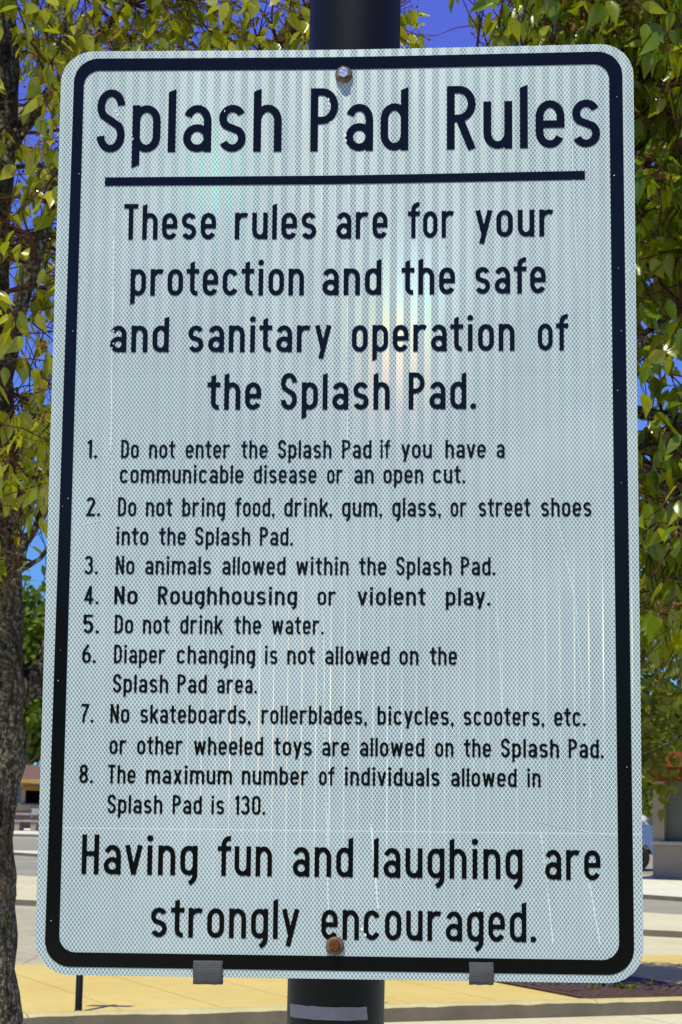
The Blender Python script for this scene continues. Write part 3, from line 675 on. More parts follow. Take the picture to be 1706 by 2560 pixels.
def near_tree(name, label, seed, base, trunk_pts, limbs, targets, ln, density, mat, keep=lambda p: True, group='street trees behind the sign', twl=(.22, .5)):
    """trunk and hand-placed limbs; side branches run from the nearest wood to crown targets and carry leafy twigs"""
    r = random.Random(seed); root = empty(name, base); tag(root, label, 'tree', group); B = Vector(base)
    tb = MB(); lb = MB(); wood = []
    def add(pts, rads, n, wob=0.0, wf=8.0, dense=0):
        if dense:
            q = []; rr = []
            for i in range(len(pts)-1):
                for j in range(dense):
                    t = j/dense; q.append(Vector(pts[i]).lerp(Vector(pts[i+1]), t)); rr.append(rads[i]+(rads[i+1]-rads[i])*t)
            q.append(Vector(pts[-1])); rr.append(rads[-1]); pts, rads = q, rr
        tb.tube([Vector(p)-B for p in pts], rads, n, 0, True, wob, wf)
        for p, q in zip(pts, rads): wood.append((Vector(p), q))
    add([p for p, _ in trunk_pts], [q for _, q in trunk_pts], 22, .13, 9.0, 9)
    for pts in limbs: add([p for p, _ in pts], [q for _, q in pts], 12, .10, 14.0, 4)
    def twig(p, d, L, rad):
        n = max(3, int(L/.055)); pts = [p]; q = p.copy(); dd = d.normalized()
        for i in range(n):
            dd = (dd+Vector((r.uniform(-1, 1), r.uniform(-1, 1), r.uniform(-.9, .8)))*.34).normalized(); q = q+dd*(L/n); pts.append(q.copy())
        tb.tube([x-B for x in pts], [rad*(1-.7*i/n) for i in range(n+1)], 5, 1, False)
        for i in range(1, n+1):
            k = r.choice((1, 2, 2, 3)) if i < n else r.randint(3, 5)
            for _ in range(k):
                if r.random() > density or not keep(pts[i]): continue
                out = Vector((r.uniform(-1, 1), r.uniform(-1, 1), r.uniform(-.6, .5)))
                pd = (out+Vector((0, 0, -.2))).normalized(); pet = r.uniform(.015, .04); p2 = pts[i]+pd*pet
                tb.tube([pts[i]-B, p2-B], [.0009, .0007], 3, 1, False)
                ld = (pd*.55+Vector((0, 0, -r.uniform(.1, 1.3)))+Vector((r.uniform(-1, 1), r.uniform(-1, 1), 0))*.35)
                L_ = r.uniform(*ln); leaf(lb, p2-B, ld, Vector((r.uniform(-1, 1), r.uniform(-1, .6), r.uniform(-.1, 1))), L_, L_*r.uniform(.42, .62), r)
        if r.random() < .5 and keep(pts[-1]):
            for _ in range(r.randint(5, 10)):
                e = pts[-1]+Vector((r.gauss(0, 1), r.gauss(0, 1), r.gauss(0, 1)))*.022
                tb.tube([pts[-1]-B, e-B], [.0006, .0005], 3, 1, False)
                o_ = len(lb.f); h = .0058; lb.add([e-B+Vector(v)*h for v in ((1, 0, 0), (-1, 0, 0), (0, 1, 0), (0, -1, 0), (0, 0, 1), (0, 0, -1))],
                       [(0, 2, 4), (2, 1, 4), (1, 3, 4), (3, 0, 4), (2, 0, 5), (1, 2, 5), (3, 1, 5), (0, 3, 5)], 1)
    cand = list(wood)
    for T in targets:
        T = Vector(T)
        c_ = [w_ for w_ in cand if w_[0].z < T.z+.25] or cand
        P, rad = min(c_, key=lambda w_: (w_[0]-T).length*(1+.8/(rad_ok(w_[1]))))
        L = (T-P).length
        pts = curve(P, T, Vector((0, 0, -.12*L)) if T.z > P.z else Vector((0, 0, .15*L)), max(4, int(L/.12)), r, .05)
        r0 = min(rad*.6, .006+.012*L)
        rr = [r0*(1-.72*i/(len(pts)-1)) for i in range(len(pts))]
        tb.tube([x-B for x in pts], rr, 7, 1, False, .12, 30)
        for p, q in zip(pts[2:], rr[2:]): wood.append((p, q))
        for i in range(max(1, int(len(pts)*.35)), len(pts)):
            for _ in range(2 if i < len(pts)-1 else 3):
                d = (pts[i]-pts[i-1]).normalized()+Vector((r.uniform(-1, 1), r.uniform(-1, 1), r.uniform(-.8, .9)))*1.1
                twig(pts[i], d, r.uniform(*twl), max(.0022, rr[i]*.5))
    tb.build('trunk', [M['bark'], M['twig']], root, True); lb.build('crown', [mat, M['bloom']], root, True)
    return root
def rad_ok(r): return 1.0+40*r

def ell_targets(seed, n, c, rad, ok=lambda p: True):
    r = random.Random(seed); out = []; t = 0
    while len(out) < n and t < 20000:
        t += 1; q = Vector((r.uniform(-1, 1), r.uniform(-1, 1), r.uniform(-1, 1)))
        if q.length > 1: continue
        p = Vector(c)+Vector((q.x*rad[0], q.y*rad[1], q.z*rad[2]))
        if ok(p) and all((p-o).length > .17 for o in out): out.append(p)
    return out

# tree at the left edge: its trunk runs up the picture side, a heavy limb passes behind the sign
def inv_ell(p, c, r): return ((p.x-c[0])/r[0])**2+((p.y-c[1])/r[1])**2+((p.z-c[2])/r[2])**2 < 1
LT = (-1.075, 6.0, -.02)
l_trunk = [((-1.05, 6.0, -.05), .21), ((-1.04, 6.0, .10), .15), ((-1.03, 6.0, .5), .12), ((-1.018, 6.0, .95), .108), ((-1.035, 6.0, 1.25), .098), ((-1.040, 6.0, 1.48), .091), ((-1.035, 6.0, 1.68), .102),
           ((-1.045, 6.0, 1.9), .112), ((-1.045, 6.0, 2.1), .096), ((-1.05, 6.0, 2.35), .092), ((-1.08, 6.0, 2.7), .086), ((-1.10, 6.0, 2.95), .072), ((-1.105, 6.0, 3.3), .062), ((-1.085, 6.03, 3.85), .05), ((-1.15, 6.0, 4.5), .034), ((-1.12, 6.0, 5.1), .016)]
l_limbs = [[((-1.05, 6.0, 1.86), .062), ((-.945, 6.03, 1.92), .053), ((-.88, 6.08, 1.98), .05), ((-.70, 6.18, 2.5), .044), ((-.50, 6.28, 3.25), .037), ((-.29, 6.3, 3.98), .030), ((-.245, 6.3, 4.06), .026), ((-.136, 6.3, 4.19), .020), ((.0, 6.3, 4.5), .012)],
           [((-1.07, 5.96, 2.74), .04), ((-1.02, 5.92, 2.88), .030), ((-.972, 5.88, 3.085), .024), ((-.912, 5.86, 3.29), .021), ((-.875, 5.86, 3.46), .018), ((-.85, 5.85, 3.65), .014), ((-.88, 5.84, 3.95), .012), ((-.80, 5.84, 4.3), .007)],
           [((-1.05, 5.92, 2.22), .018), ((-1.0, 5.86, 2.245), .014), ((-.94, 5.83, 2.302), .0125), ((-.897, 5.8, 2.36), .011), ((-.873, 5.8, 2.43), .009), ((-.85, 5.8, 2.8), .005)],
           [((-1.04, 5.9, 2.2), .011), ((-.962, 5.84, 2.232), .0085), ((-.875, 5.8, 2.28), .007), ((-.78, 5.8, 2.42), .005)],
           [((-1.05, 5.95, 2.62), .03), ((-.93, 5.9, 2.70), .027), ((-.80, 5.9, 2.74), .022), ((-.6, 5.9, 2.9), .014), ((-.45, 5.9, 3.15), .008)],
           [((-1.1, 6.0, 3.3), .03), ((-1.35, 6.2, 3.7), .02), ((-1.6, 6.3, 4.2), .01)], [((-1.1, 6.05, 2.95), .03), ((-1.2, 6.4, 3.4), .02), ((-1.1, 6.7, 4.0), .01)],
           [((-1.12, 6.0, 3.5), .028), ((-.95, 6.0, 3.75), .02), ((-.72, 6.0, 4.05), .012), ((-.6, 6.0, 4.4), .006)]]
def l_keep(p):
    if inv_ell(p, (-.405, 6.2, 4.14), (.085, 1.3, .13)): return False
    if p.x > .45 or p.y < 4.7: return False
    if -1.2 < p.x < -.97 and p.y < 6.0 and 2.55 < p.z < 4.0 and noise.noise(p*5) > -.25: return False
    if p.x > -.8 and p.z < 2.9: return False
    if inv_ell(p, (-.93, 6.0, 3.02), (.11, 1.4, .33)) and noise.noise(p*6) > -.22: return False
    return not inv_ell(p, (-.90, 6.0, 2.25), (.095, 1.5, .20))
l_t = ell_targets(3, 62, (-1.1, 6.0, 3.75), (.95, 1.0, 1.35), lambda p: l_keep(p)) + ell_targets(4, 26, (-.92, 5.7, 3.1), (.22, .5, .9)) + ell_targets(5, 12, (-.55, 6.0, 3.95), (.26, .4, .22), l_keep) + ell_targets(6, 9, (-.05, 6.2, 3.95), (.16, .4, .22), l_keep)
near_tree('street_tree', 'street tree with lichen covered trunk at the left edge, its limbs reaching behind the sign', 11, LT, l_trunk, l_limbs, l_t, (.05, .078), .45, M['leaf'], l_keep)

RT = (1.5, 5.60, -.02)
r_trunk = [((1.5, 5.60, -.05), .2), ((1.5, 5.60, .12), .14), ((1.49, 5.60, .6), .11), ((1.5, 5.60, 1.3), .1), ((1.52, 5.60, 1.8), .105), ((1.5, 5.60, 2.4), .085), ((1.52, 5.62, 3.0), .07), ((1.48, 5.60, 3.8), .05), ((1.5, 5.60, 4.8), .02)]
r_limbs = [[((1.5, 5.60, 2.0), .04), ((1.2, 5.50, 2.22), .03), ((.95, 5.45, 2.42), .022), ((.75, 5.45, 2.62), .014), ((.6, 5.45, 2.9), .008)],
           [((1.5, 5.60, 2.55), .04), ((1.2, 5.60, 2.66), .026), ((.9, 5.60, 2.70), .02), ((.7, 5.60, 2.74), .013), ((.5, 5.60, 2.9), .007)],
           [((1.5, 5.60, 2.85), .035), ((1.15, 5.40, 3.05), .02), ((.93, 5.35, 2.96), .013), ((.8, 5.30, 2.86), .008)],
           [((1.5, 5.60, 3.1), .045), ((1.2, 5.70, 3.4), .032), ((.85, 5.80, 3.58), .024), ((.5, 5.80, 3.66), .015), ((.2, 5.80, 3.72), .008)],
           [((1.5, 5.60, 3.5), .035), ((1.8, 5.80, 3.9), .02), ((2.1, 5.90, 4.4), .01)], [((1.5, 5.60, 2.9), .035), ((1.85, 5.50, 3.3), .02), ((2.2, 5.50, 3.8), .01)],
           [((1.5, 5.60, 2.2), .035), ((1.5, 5.10, 2.6), .02), ((1.4, 4.70, 3.2), .01)], [((1.5, 5.60, 3.4), .03), ((1.1, 6.10, 3.9), .02), ((.8, 6.40, 4.3), .01)]]
def r_keep(p):
    if p.y < 4.1 or p.x < .1: return False
    if inv_ell(p, (.37, 5.7, 3.88), (.10, 1.5, .085)): return False
    if inv_ell(p, (.92, 5.6, 2.97), (.13, 1.4, .085)) or inv_ell(p, (.94, 5.6, 2.75), (.11, 1.4, .06)) or inv_ell(p, (.95, 5.6, 2.43), (.12, 1.4, .07)): return False
    return not (p.z < 2.06 and p.x < 1.7)
r_t = ell_targets(13, 120, (1.55, 5.6, 3.4), (1.15, 1.2, 1.7), r_keep) + ell_targets(14, 60, (.98, 5.5, 3.0), (.22, .75, 1.25), r_keep) + ell_targets(15, 24, (.66, 5.6, 3.9), (.38, .55, .24), r_keep)
near_tree('street_tree', 'leafy street tree hanging over the right edge of the sign, trunk out of sight', 23, RT, r_trunk, r_limbs, r_t, (.045, .080), .64, M['leaf_dark'], r_keep)

# simpler crowns for trees farther off: clumps of leaf faces through the crown volume
def far_tree(name, label, seed, base, trunk_h, trunk_r, crown_c, crown_r, nclump, nleaf, size, mat, bmat, group, clump=.3):
    r = random.Random(seed); root = empty(name, base); tag(root, label, 'tree', group)
    tb = MB(); lb = MB(); cc = Vector(crown_c)
    tb.tube([(0, 0, -.1), (0, 0, .05), (.01, 0, trunk_h*.3), (.02*trunk_h*.1, 0, trunk_h*.7), (0, .02, trunk_h), (0, 0, cc.z), (0, 0, cc.z+crown_r[2]*.7)],
            [trunk_r*1.7, trunk_r*1.25, trunk_r, trunk_r*.92, trunk_r*.85, trunk_r*.5, trunk_r*.12], 14, 0, True, .1, 3/trunk_r*.3)
    for i in range(nclump):
        while True:
            q = Vector((r.uniform(-1, 1), r.uniform(-1, 1), r.uniform(-1, 1)))
            if .1 < q.length < 1: break
        q = q*(.55+.45*q.length**.5) if q.length < .8 else q
        c = cc+Vector((q.x*crown_r[0], q.y*crown_r[1], q.z*crown_r[2]))
        z0 = max(trunk_h*.75, min(c.z-.4*crown_r[2], cc.z)); p0 = Vector((0, 0, z0))
        tb.tube(curve(p0, c, (0, 0, -.08*(c-p0).length), 5, r, .05), [trunk_r*.28*(1-.8*k/5) for k in range(6)], 5, 0, False)
        cr = min(crown_r)*clump*r.uniform(.7, 1.25)
        for _ in range(nleaf):
            o = Vector((r.gauss(0, 1), r.gauss(0, 1), r.gauss(0, .8)))*cr*.55
            d = Vector((r.uniform(-1, 1), r.uniform(-1, 1), r.uniform(-1.2, .3)))
            L = size*r.uniform(.6, 1.3); leaf(lb, c+o, d, Vector((r.uniform(-1, 1), r.uniform(-1, 1), r.uniform(.1, 1))), L, L*.62, r)
    tb.build('trunk', bmat, root, True); lb.build('crown', mat, root, True); return root
def copy_thing(root, loc, rz, sc, label):
    c = root.copy(); COL.objects.link(c); c.location = loc; c.rotation_euler = (0, 0, rz); c.scale = (sc,)*3; c['label'] = label
    for ch in root.children:
        k = ch.copy(); COL.objects.link(k); k.parent = c
    return c
far_tree('sidewalk_tree', 'young tree growing out of the square grate in the ochre sidewalk', 31, (2.42, 18.12, 0), 1.45, .065, (0, 0, 3.12), (1.12, 1.12, 1.28), 80, 105, .10, M['leaf_mid'], M['bark_far'], None, .42)
G1 = 'trees along the skyline behind the building'
ft = far_tree('skyline_tree', 'tall bright green tree rising behind the low building on the left', 41, (-17.2, 112, 0), 3.5, .3, (0, 0, 8.0), (3.6, 3.6, 5.2), 100, 46, .55, M['leaf_far'], M['bark_far'], G1, .36)
copy_thing(ft, (-20.4, 118, 0), 2.1, .82, 'shorter green tree left of the tall one behind the low building')
copy_thing(ft, (-12.0, 125, 0), 4.0, 1.05, 'green tree right of the tall one behind the low building')
copy_thing(ft, (36.5, 190, 0), 1.0, .75, 'distant green tree on the skyline beyond the right-hand building')
copy_thing(ft, (12.6, 82, 0), 5.0, .42, 'small green tree between the blue pickup and the skyline, just right of the sign')
copy_thing(ft, (29.5, 175, 0), 3.0, .9, 'larger distant tree beyond the right-hand building')

# unseen tree belt added behind the camera to darken low vinyl and pole reflections
r_ = random.Random(77); wb = MB(); wt = MB()
for i in range(300):
    a = r_.uniform(radians(-78), radians(78)); d_ = r_.uniform(24, 29); c_ = Vector((d_*sin(a), -d_*cos(a), r_.uniform(.6, 5.6)+.8*sin(a*9)))
    for _ in range(26):
        leaf(wb, c_+Vector((r_.gauss(0, .7), r_.gauss(0, .7), r_.gauss(0, .6))), Vector((r_.uniform(-1, 1), r_.uniform(-1, 1), r_.uniform(-1, .3))), Vector((r_.uniform(-1, 1), r_.uniform(-1, 1), 1)), .7, .5, r_)
tag(wb.build('added_tree_belt', M['leaf_far'], None, True), kind='stuff')

# ------------------------------------------------------------------ tree grate and weeds
def grate_mat():
    n = NT('rusty_iron_grate'); co = n.coord(); f = n.noise(co, 14, 5)
    return n.done(n.bsdf(n.ramp(f, [(.3, (.075, .045, .03)), (.7, (.13, .08, .052))]), .8, .3, 0.2))
M['grate'] = grate_mat(); M['pit'] = simple('dark_soil', (.035, .026, .02), .95, .1)
gc = Vector((2.15, 16.92, 0))+KA*.75+KN*.93; GA, GN = 1.5, 1.75
gr = empty('tree_grate', (gc.x, gc.y, 0), KR); tag(gr, 'dark square iron tree grate with concentric slots set in the ochre sidewalk', 'grate')
b = MB(); b.box((0, 0, .004), (GA, GN, .004)); b.build('soil_bed', M['pit'], gr)
b = MB(); z = .017; h_ = .012
for sx_ in (-1, 1): b.box((sx_*(GA/2-.03), 0, z), (.06, GN, h_))
for sy_ in (-1, 1): b.box((0, sy_*(GN/2-.03), z), (GA-.122, .06, h_))
b.build('grate_frame', M['grate'], gr)
b = MB(); n = 72; ins = lambda x, y: abs(x) < GA/2-.062 and abs(y) < GN/2-.062
for k in range(13):
    r0 = .16+k*.075; r1 = r0+.053
    for i in range(n):
        a0, a1 = 2*pi*i/n, 2*pi*(i+1)/n; q = [(r0*cos(a0), r0*sin(a0)), (r1*cos(a0), r1*sin(a0)), (r1*cos(a1), r1*sin(a1)), (r0*cos(a1), r0*sin(a1))]
        if all(ins(*p) for p in q): b.prism(q, z-h_/2+.001*(k % 2), z+h_/2)
b.build('grate_ring', M['grate'], gr)
b = MB()
for i in range(16):
    a = 2*pi*i/16+.1; L = .16
    while ins((L+.05)*cos(a), (L+.05)*sin(a)) and L < 1.1: L += .04
    b.box((.5*(L+.16), 0, z+.001), (L-.16, .028, h_+.003), M=Matrix.Rotation(a, 4, 'Z'))
b.build('grate_rib', M['grate'], gr)
M['weed'] = leafmat('weed_leaf', (.06, .13, .006), (.11, .19, .008), (.2, .25, .01), .35, .6, .02)
def weed(loc, n, L, label, seed):
    r = random.Random(seed); b = MB()
    for _ in range(n):
        a = r.uniform(0, 2*pi); d = Vector((cos(a), sin(a), r.uniform(.3, 1.6))); leaf(b, Vector((cos(a), sin(a), 0))*r.uniform(0, L*.5), d, Vector((0, 0, 1)), L*r.uniform(.5, 1.1), L*.28, r)
    o = b.build('weed', M['weed'], None); o.location = loc; return tag(o, label, 'weed', 'weeds growing in the paving')
weed((2.57, 17.9, .0), 34, .11, 'bright green weed tuft right beside the trunk of the young grate tree', 1)
weed((2.27, 17.8, .0), 16, .08, 'yellowish weed at the left foot of the young grate tree', 2)
weed((1.95, 18.1, .0), 12, .07, 'small weed at the left rim of the tree grate', 3)
weed((2.86, 18.3, .0), 14, .075, 'small weed sprouting at the right side of the tree grate', 4)
weed((2.97, 17.8, .0), 10, .06, 'tiny weed near the front right of the tree grate', 5)
weed(tuple(KO+KA*.5+KN*.18), 20, .07, 'low weed in the joint behind the kerb, just right of the black pole', 6)
weed(tuple(KO+KA*3.2+KN*4.38), 16, .07, 'weed at the back edge of the sidewalk near the right side', 7)
weed(tuple(KO+KA*4.2+KN*4.40), 14, .06, 'weed at the back edge of the sidewalk, farthest right', 8)

# ------------------------------------------------------------------ short post with a small plate (its plate stands behind the sign)
po_ = empty('low_post', (-1.88, 15.27, 0)); tag(po_, 'thin black post standing on the ochre sidewalk below the sign corner', 'post')
b = MB(); b.lathe([(.0, -.02), (.04, -.02), (.04, .006), (.03, .012), (.027, .02), (.027, 1.12), (.0, 1.125)], 20); b.build('post', M['black_paint'], po_, True)
b = MB(); b.box((0, -.028, 1.02), (.34, .006, .2), 0, .002); b.build('plate', M['dark_metal'], po_)

# ------------------------------------------------------------------ low concession building, left
M['tanwall'] = simple('tan_wall', (.36, .29, .22), .85, .2, var=.08, scale=1.5)
M['brownwall'] = simple('brown_brick_base', (.19, .12, .095), .85, .2, var=.12, scale=3)
M['roof'] = simple('faded_red_roof', (.165, .105, .08), 1.0, 0.0, var=.08, scale=2)
M['fascia'] = simple('ochre_fascia', (.40, .24, .05), .7, .3, var=.1)
M['lintel'] = simple('orange_lintel', (.36, .17, .02), .7, .3)
M['blue'] = simple('blue_panel', (.03, .16, .34), .5, .4, var=.2, scale=4)
M['white'] = simple('off_white_panel', (.62, .64, .66), .6, .3)
M['navy'] = simple('navy_counter', (.05, .07, .17), .5, .4)
M['inside'] = simple('unlit_interior', (.012, .012, .013), .9, .1)
bl = empty('concession_building', (-14.13, 95, 0)); tag(bl, 'low tan building with faded red roof and dark serving window, far left', 'building')
x0, x1, wx0, wx1 = -7, 8.5, -.45, 2.6
b = MB()
for (a0, a1, z0, z1) in ((x0, wx0, .8, 2.1), (wx1, x1, .8, 2.1), (wx0, wx1, 1.82, 2.1), (wx0, wx1, .8, 1.16)): b.box(((a0+a1)/2, .15, (z0+z1)/2), (a1-a0, .3, z1-z0))
b.box((x0+.15, 4.2, 1.45), (.3, 7.78, 1.3)); b.box((x1-.15, 4.2, 1.45), (.3, 7.78, 1.3)); b.box((.75, 8.25, 1.45), (15.5, .3, 1.3))
b.build('wall', M['tanwall'], bl)
b = MB(); b.box(((x0+x1)/2, 4.2, .4), (x1-x0+.06, 8.46, .8)); b.build('base_wall', M['brownwall'], bl)
b = MB(); e = 1.25
vs = [(x0-1, -e, 2.28), (x1+1, -e, 2.28), (x1+1, 9.4, 2.28), (x0-1, 9.4, 2.28), (x0+2, 3.2, 3.0), (x1-2, 3.2, 3.0), (x1-2, 5, 3.0), (x0+2, 5, 3.0)]
b.add(vs, [(0, 1, 5, 4), (1, 2, 6, 5), (2, 3, 7, 6), (3, 0, 4, 7), (4, 5, 6, 7), (3, 2, 1, 0)]); b.build('roof', M['roof'], bl)
b = MB(); b.box(((x0+x1)/2, -e+.06, 2.19), (x1-x0+2, .12, .175)); b.build('fascia', M['fascia'], bl)
wn = MB(); wn.box(((wx0+wx1)/2, .9, 1.5), (wx1-wx0, .1, 1.0)); wn.box(((wx0+wx1)/2, .5, 1.165), (wx1-wx0-.02, .7, .01)); win = wn.build('serving_window', M['inside'], bl)
b = MB(); b.box(((wx0+wx1)/2, -.03, 1.86), (wx1-wx0+.2, .1, .2)); b.build('lintel', M['lintel'], bl)
b = MB(); b.box(((wx0+wx1)/2, -.18, 1.12), (wx1-wx0+.24, .42, .07), 0, .01); b.build('counter', M['navy'], bl)
b = MB(); b.box((-.80, -.025, 1.54), (.26, .05, .74), 0, .01); nb_ = b.build('notice_board', M['blue'], bl)
b = MB(); b.box((-.82, -.056, 1.62), (.1, .006, .12)); b.build('notice', M['white'], nb_)
b = MB(); b.box((.35, -.045, .72), (1.05, .03, .44)); fp = b.build('front_panel', M['white'], bl)
b = MB(); b.box((.45, -.066, .70), (.34, .006, .26)); b.box((-.14, -.066, .70), (.07, .006, .4)); b.box((.84, -.066, .70), (.07, .006, .4)); b.build('panel_picture', M['blue'], fp)
# rooftop vents among the trees
for x, y, zz_ in ((-.2, 2.6, 2.9), (.6, 3.4, 2.98)):
    b = MB(); b.tube([(x, y, zz_-.2), (x, y, zz_+.22), (x+.1, y, zz_+.36)], .06, 10); b.build('roof_vent', M['alu'], bl)

M['picnic'] = concrete('aggregate_concrete', (.26, .22, .19), (.36, .31, .27), 6, None, .4)
def picnic(loc, rz, label):
    t = empty('picnic_table', loc, rz); tag(t, label, 'table', 'concrete picnic tables before the low building')
    b = MB(); b.box((0, 0, .71), (1.95, .8, .1), 0, .02); b.build('tabletop', M['picnic'], t)
    for s in (-1, 1):
        b = MB(); b.box((0, s*.72, .42), (1.95, .3, .08), 0, .015); b.build('bench', M['picnic'], t)
        b = MB(); b.box((s*.36, 0, .33), (.26, .42, .66), 0, .02); b.box((s*.36, 0, .30), (.2, 1.5, .14), 0, .01)
        for k in (-1, 1): b.box((s*.36, k*.70, .185), (.24, .2, .37), 0, .01)
        b.build('pedestal', M['picnic'], t)
    return t
picnic((-13.5, 88.9, 0), .03, 'grey concrete picnic table nearest the dark serving window')
picnic((-16.6, 90.0, 0), -.05, 'grey concrete picnic table hidden mostly by the lichen covered trunk')

# ------------------------------------------------------------------ park building, right
M['greywall'] = simple('grey_brown_block', (.31, .255, .185), .85, .2, var=.08, scale=2)
M['greypanel'] = simple('dark_grey_shutter', (.125, .135, .112), .7, .3, var=.06, scale=2)
M['sill'] = simple('stone_sill', (.38, .37, .30), .8, .2)
M['rust_roof'] = simple('rust_red_metal', (.15, .05, .018), 1.0, 0.0, var=.15)
rb = empty('park_building', (7.11, 45.25, 0), -.42); tag(rb, 'grey brown block building with red roof edge at the right side', 'building')
L_ = 9.0
b = MB()
b.box((L_/2, .2, .37), (L_, .4, .74)); b.box((.13, .2, 1.6), (.26, .4, 1.52)); b.box((L_-.13, .2, 1.6), (.26, .4, 1.52)); b.box((L_/2, .2, 2.4), (L_, .4, .08))
b.box((.2, 3.4, 1.22), (.4, 6.0, 2.44)); b.box((L_-.2, 3.4, 1.22), (.4, 6.0, 2.44)); b.build('wall', M['greywall'], rb)
b = MB(); b.box((L_/2, .26, 1.59), (L_-.52, .16, 1.54))
for k in range(1, 12): b.box((L_/2, .178, .84+k*.128), (L_-.54, .012, .008))
b.build('shutter', M['greypanel'], rb)
b = MB(); b.box((L_/2, .06, .79), (L_+.04, .3, .085), 0, .01); b.build('sill', M['sill'], rb)
b = MB(); b.box((L_/2, -.74, 2.30), (L_+.9, .14, .3)); b.box((L_/2, 6.9, 2.30), (L_+.9, .14, .3)); b.build('fascia', M['rust_roof'], rb)
b = MB(); vs = [(-.5, -1.7, 2.452), (L_+.5, -1.7, 2.452), (L_+.5, 7.2, 2.452), (-.5, 7.2, 2.452), (-.5, 2.8, 2.9), (L_+.5, 2.8, 2.9)]
b.add(vs, [(0, 1, 5, 4), (2, 3, 4, 5), (1, 2, 5), (3, 0, 4), (3, 2, 1, 0)]); b.build('roof', M['rust_roof'], rb)

# ------------------------------------------------------------------ parked pickup with a covered load
def carpaint():
    n = NT('blue_car_paint'); return n.done(n.bsdf((.12, .20, .42), .35, .5, 0.0, None, **{'Coat Weight': .8, 'Coat Roughness': .08}))
M['carpaint'] = carpaint(); M['rim'] = simple('grey_rim', (.30, .30, .30), .4, .5, .6)
M['lamp_red'] = simple('red_lens', (.4, .02, .02), .2, .5); M['lamp_white'] = simple('clear_lens', (.7, .7, .68), .15, .5); M['chrome'] = simple('chrome', (.6, .6, .6), .2, .5, .9)
tk = empty('pickup_truck', (7.96, 50.9, 0), -.04); tag(tk, 'blue pickup truck parked beside the grey brown building, only its tail in view', 'pickup')
def T(x): return -5.0+x          # tail at x=0 in truck space
b = MB()    # body side profile extruded, x forward is -X
prof = [(0, .62), (0, 1.12), (-1.95, 1.12), (-1.98, 1.2), (-2.05, 1.22), (-3.55, 1.16), (-3.7, 1.10), (-4.85, .98), (-4.98, .9), (-5.0, .55), (-4.62, .42)]
def archpts(cx): return [(cx+.40*cos(radians(a)), .34+.40*sin(radians(a))) for a in range(170, 9, -20)]
low = archpts(-4.12)+[(-3.6, .36), (-1.1, .36)]+archpts(-.47)+[(-.03, .42)]
poly = prof+low
n = len(poly); hw = .86
vs = [(x, -hw, z) for x, z in poly]+[(x, hw, z) for x, z in poly]
b.add(vs, [(i, n+i, n+(i+1) % n, (i+1) % n) for i in range(n)]+[tuple(range(n-1, -1, -1)), tuple(range(n, 2*n))])
body = b.build('body', M['carpaint'], tk)
b = MB(); cv = [(-2.06, 1.2, .80), (-2.2, 1.62, .66), (-2.5, 1.68, .64), (-3.0, 1.64, .64), (-3.62, 1.17, .80)]
vs = [(x, -w_, z) for x, z, w_ in cv]+[(x, w_, z) for x, z, w_ in cv]; n = 5
b.add(vs, [(i, n+i, n+i+1, i+1) for i in range(n-1)]+[(4, 3, 2, 1, 0), (5, 6, 7, 8, 9)]); cab = b.build('cab', M['carpaint'], tk)
for s in (-1, 1):
    b = MB(); q = [(-2.2, 1.26, .802), (-2.27, 1.57, .696), (-2.62, 1.60, .688), (-2.64, 1.26, .806)]
    q2 = [(-2.72, 1.26, .806), (-2.70, 1.60, .688), (-2.98, 1.57, .694), (-3.36, 1.26, .80)]
    for Q in (q, q2):
        vs = [(x, s*(w_+.006), z) for x, z, w_ in Q]; b.add(vs, [(0, 1, 2, 3) if s > 0 else (3, 2, 1, 0)])
    b.build('side_window', M['glass_dark'], cab)
b = MB(); b.add([(-3.08, -.6, 1.60), (-3.08, .6, 1.60), (-3.60, .74, 1.21), (-3.60, -.74, 1.21)], [(0, 1, 2, 3)]); o = b.build('windscreen', M['glass_dark'], cab); o.location = (-.03, 0, .02)
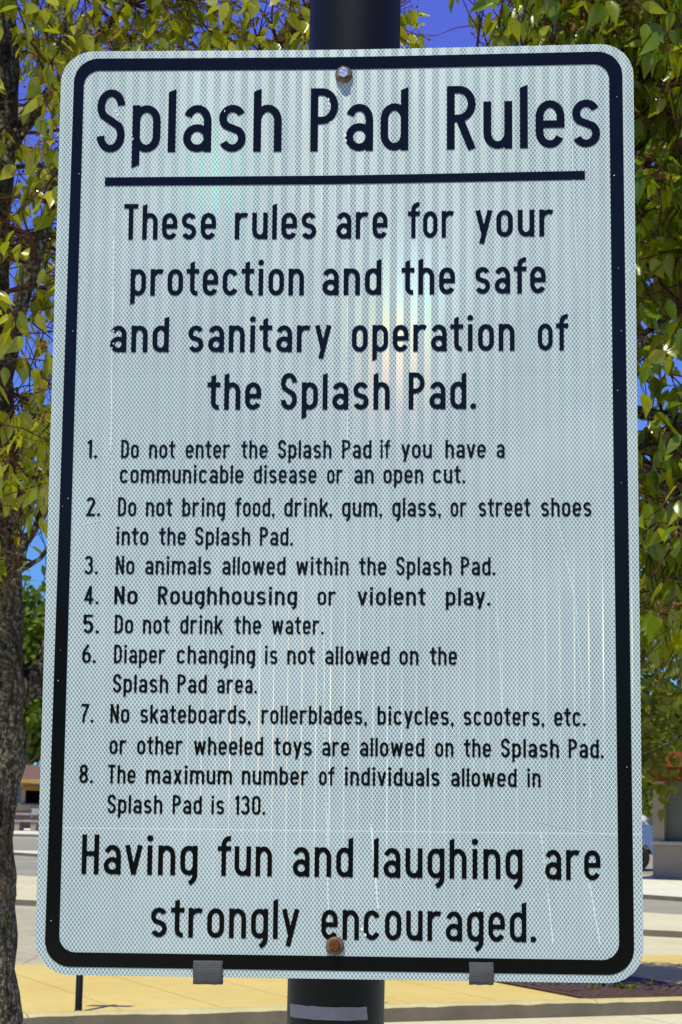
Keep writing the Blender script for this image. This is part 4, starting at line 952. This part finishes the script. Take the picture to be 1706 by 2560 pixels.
b = MB(); b.add([(-2.085, -.68, 1.30), (-2.085, .68, 1.30), (-2.19, .60, 1.57), (-2.19, -.60, 1.57)], [(0, 1, 2, 3)]); o = b.build('rear_window', M['glass_dark'], cab); o.location = (.012, 0, 0)
for x in (-4.12, -.47):
    for s in (-1, 1):
        b = MB(); b.lathe([(.19, -.1), (.30, -.105), (.335, -.07), (.335, .07), (.30, .105), (.19, .1)], 28, 0, Matrix.Translation((x, s*.77, .335)) @ Matrix.Rotation(pi/2, 4, 'X'))
        wh = b.build('wheel', M['tyre'], tk, True)
        b = MB(); b.lathe([(.0, .085), (.05, .085), (.06, .06), (.15, .055), (.18, .09), (.195, .092)], 24, 0, Matrix.Translation((x, s*.77, .335)) @ Matrix.Rotation(-s*-pi/2, 4, 'X'))
        b.build('rim', M['rim'], wh, True)
b = MB(); b.box((.03, 0, .52), (.08, 1.6, .1), 0, .02); b.build('rear_bumper', M['chrome'], tk)
b = MB(); b.box((-5.02, 0, .52), (.14, 1.72, .2), 0, .04); b.build('front_bumper', M['chrome'], tk)
for s in (-1, 1):
    b = MB(); b.box((.004, s*.78, .88), (.03, .12, .3), 0, .008); b.build('tail_light', M['lamp_red'], tk)
    b = MB(); b.box((-4.985, s*.66, .80), (.06, .3, .14), 0, .015); b.build('headlight', M['lamp_white'], tk)
bm = bmesh.new(); bmesh.ops.create_icosphere(bm, subdivisions=4, radius=1)
for v in bm.verts:
    p = v.co.copy(); k = 1+.13*noise.noise(p*2.2)+.07*noise.noise(p*5.5)
    v.co = Vector((max(min(p.x*1.15, .88), -.9)*.95*k, max(min(p.y*1.2, .9), -.9)*.76*k, max(p.z, -.1)*.31*k))
me = bpy.data.meshes.new('tarp_load'); bm.to_mesh(me); bm.free(); me.polygons.foreach_set('use_smooth', [True]*len(me.polygons))
me.materials.append(simple('pale_tarp', (.62, .64, .60), .7, .3, var=.12, scale=6, bump=.4, bscale=25))
ld = bpy.data.objects.new('tarp_load', me); COL.objects.link(ld); ld.location = (7.02, 50.94, 1.15); ld.rotation_euler = (0, 0, -.04)
tag(ld, 'lumpy pale tarp covered load heaped on the bed of the blue pickup', 'load')
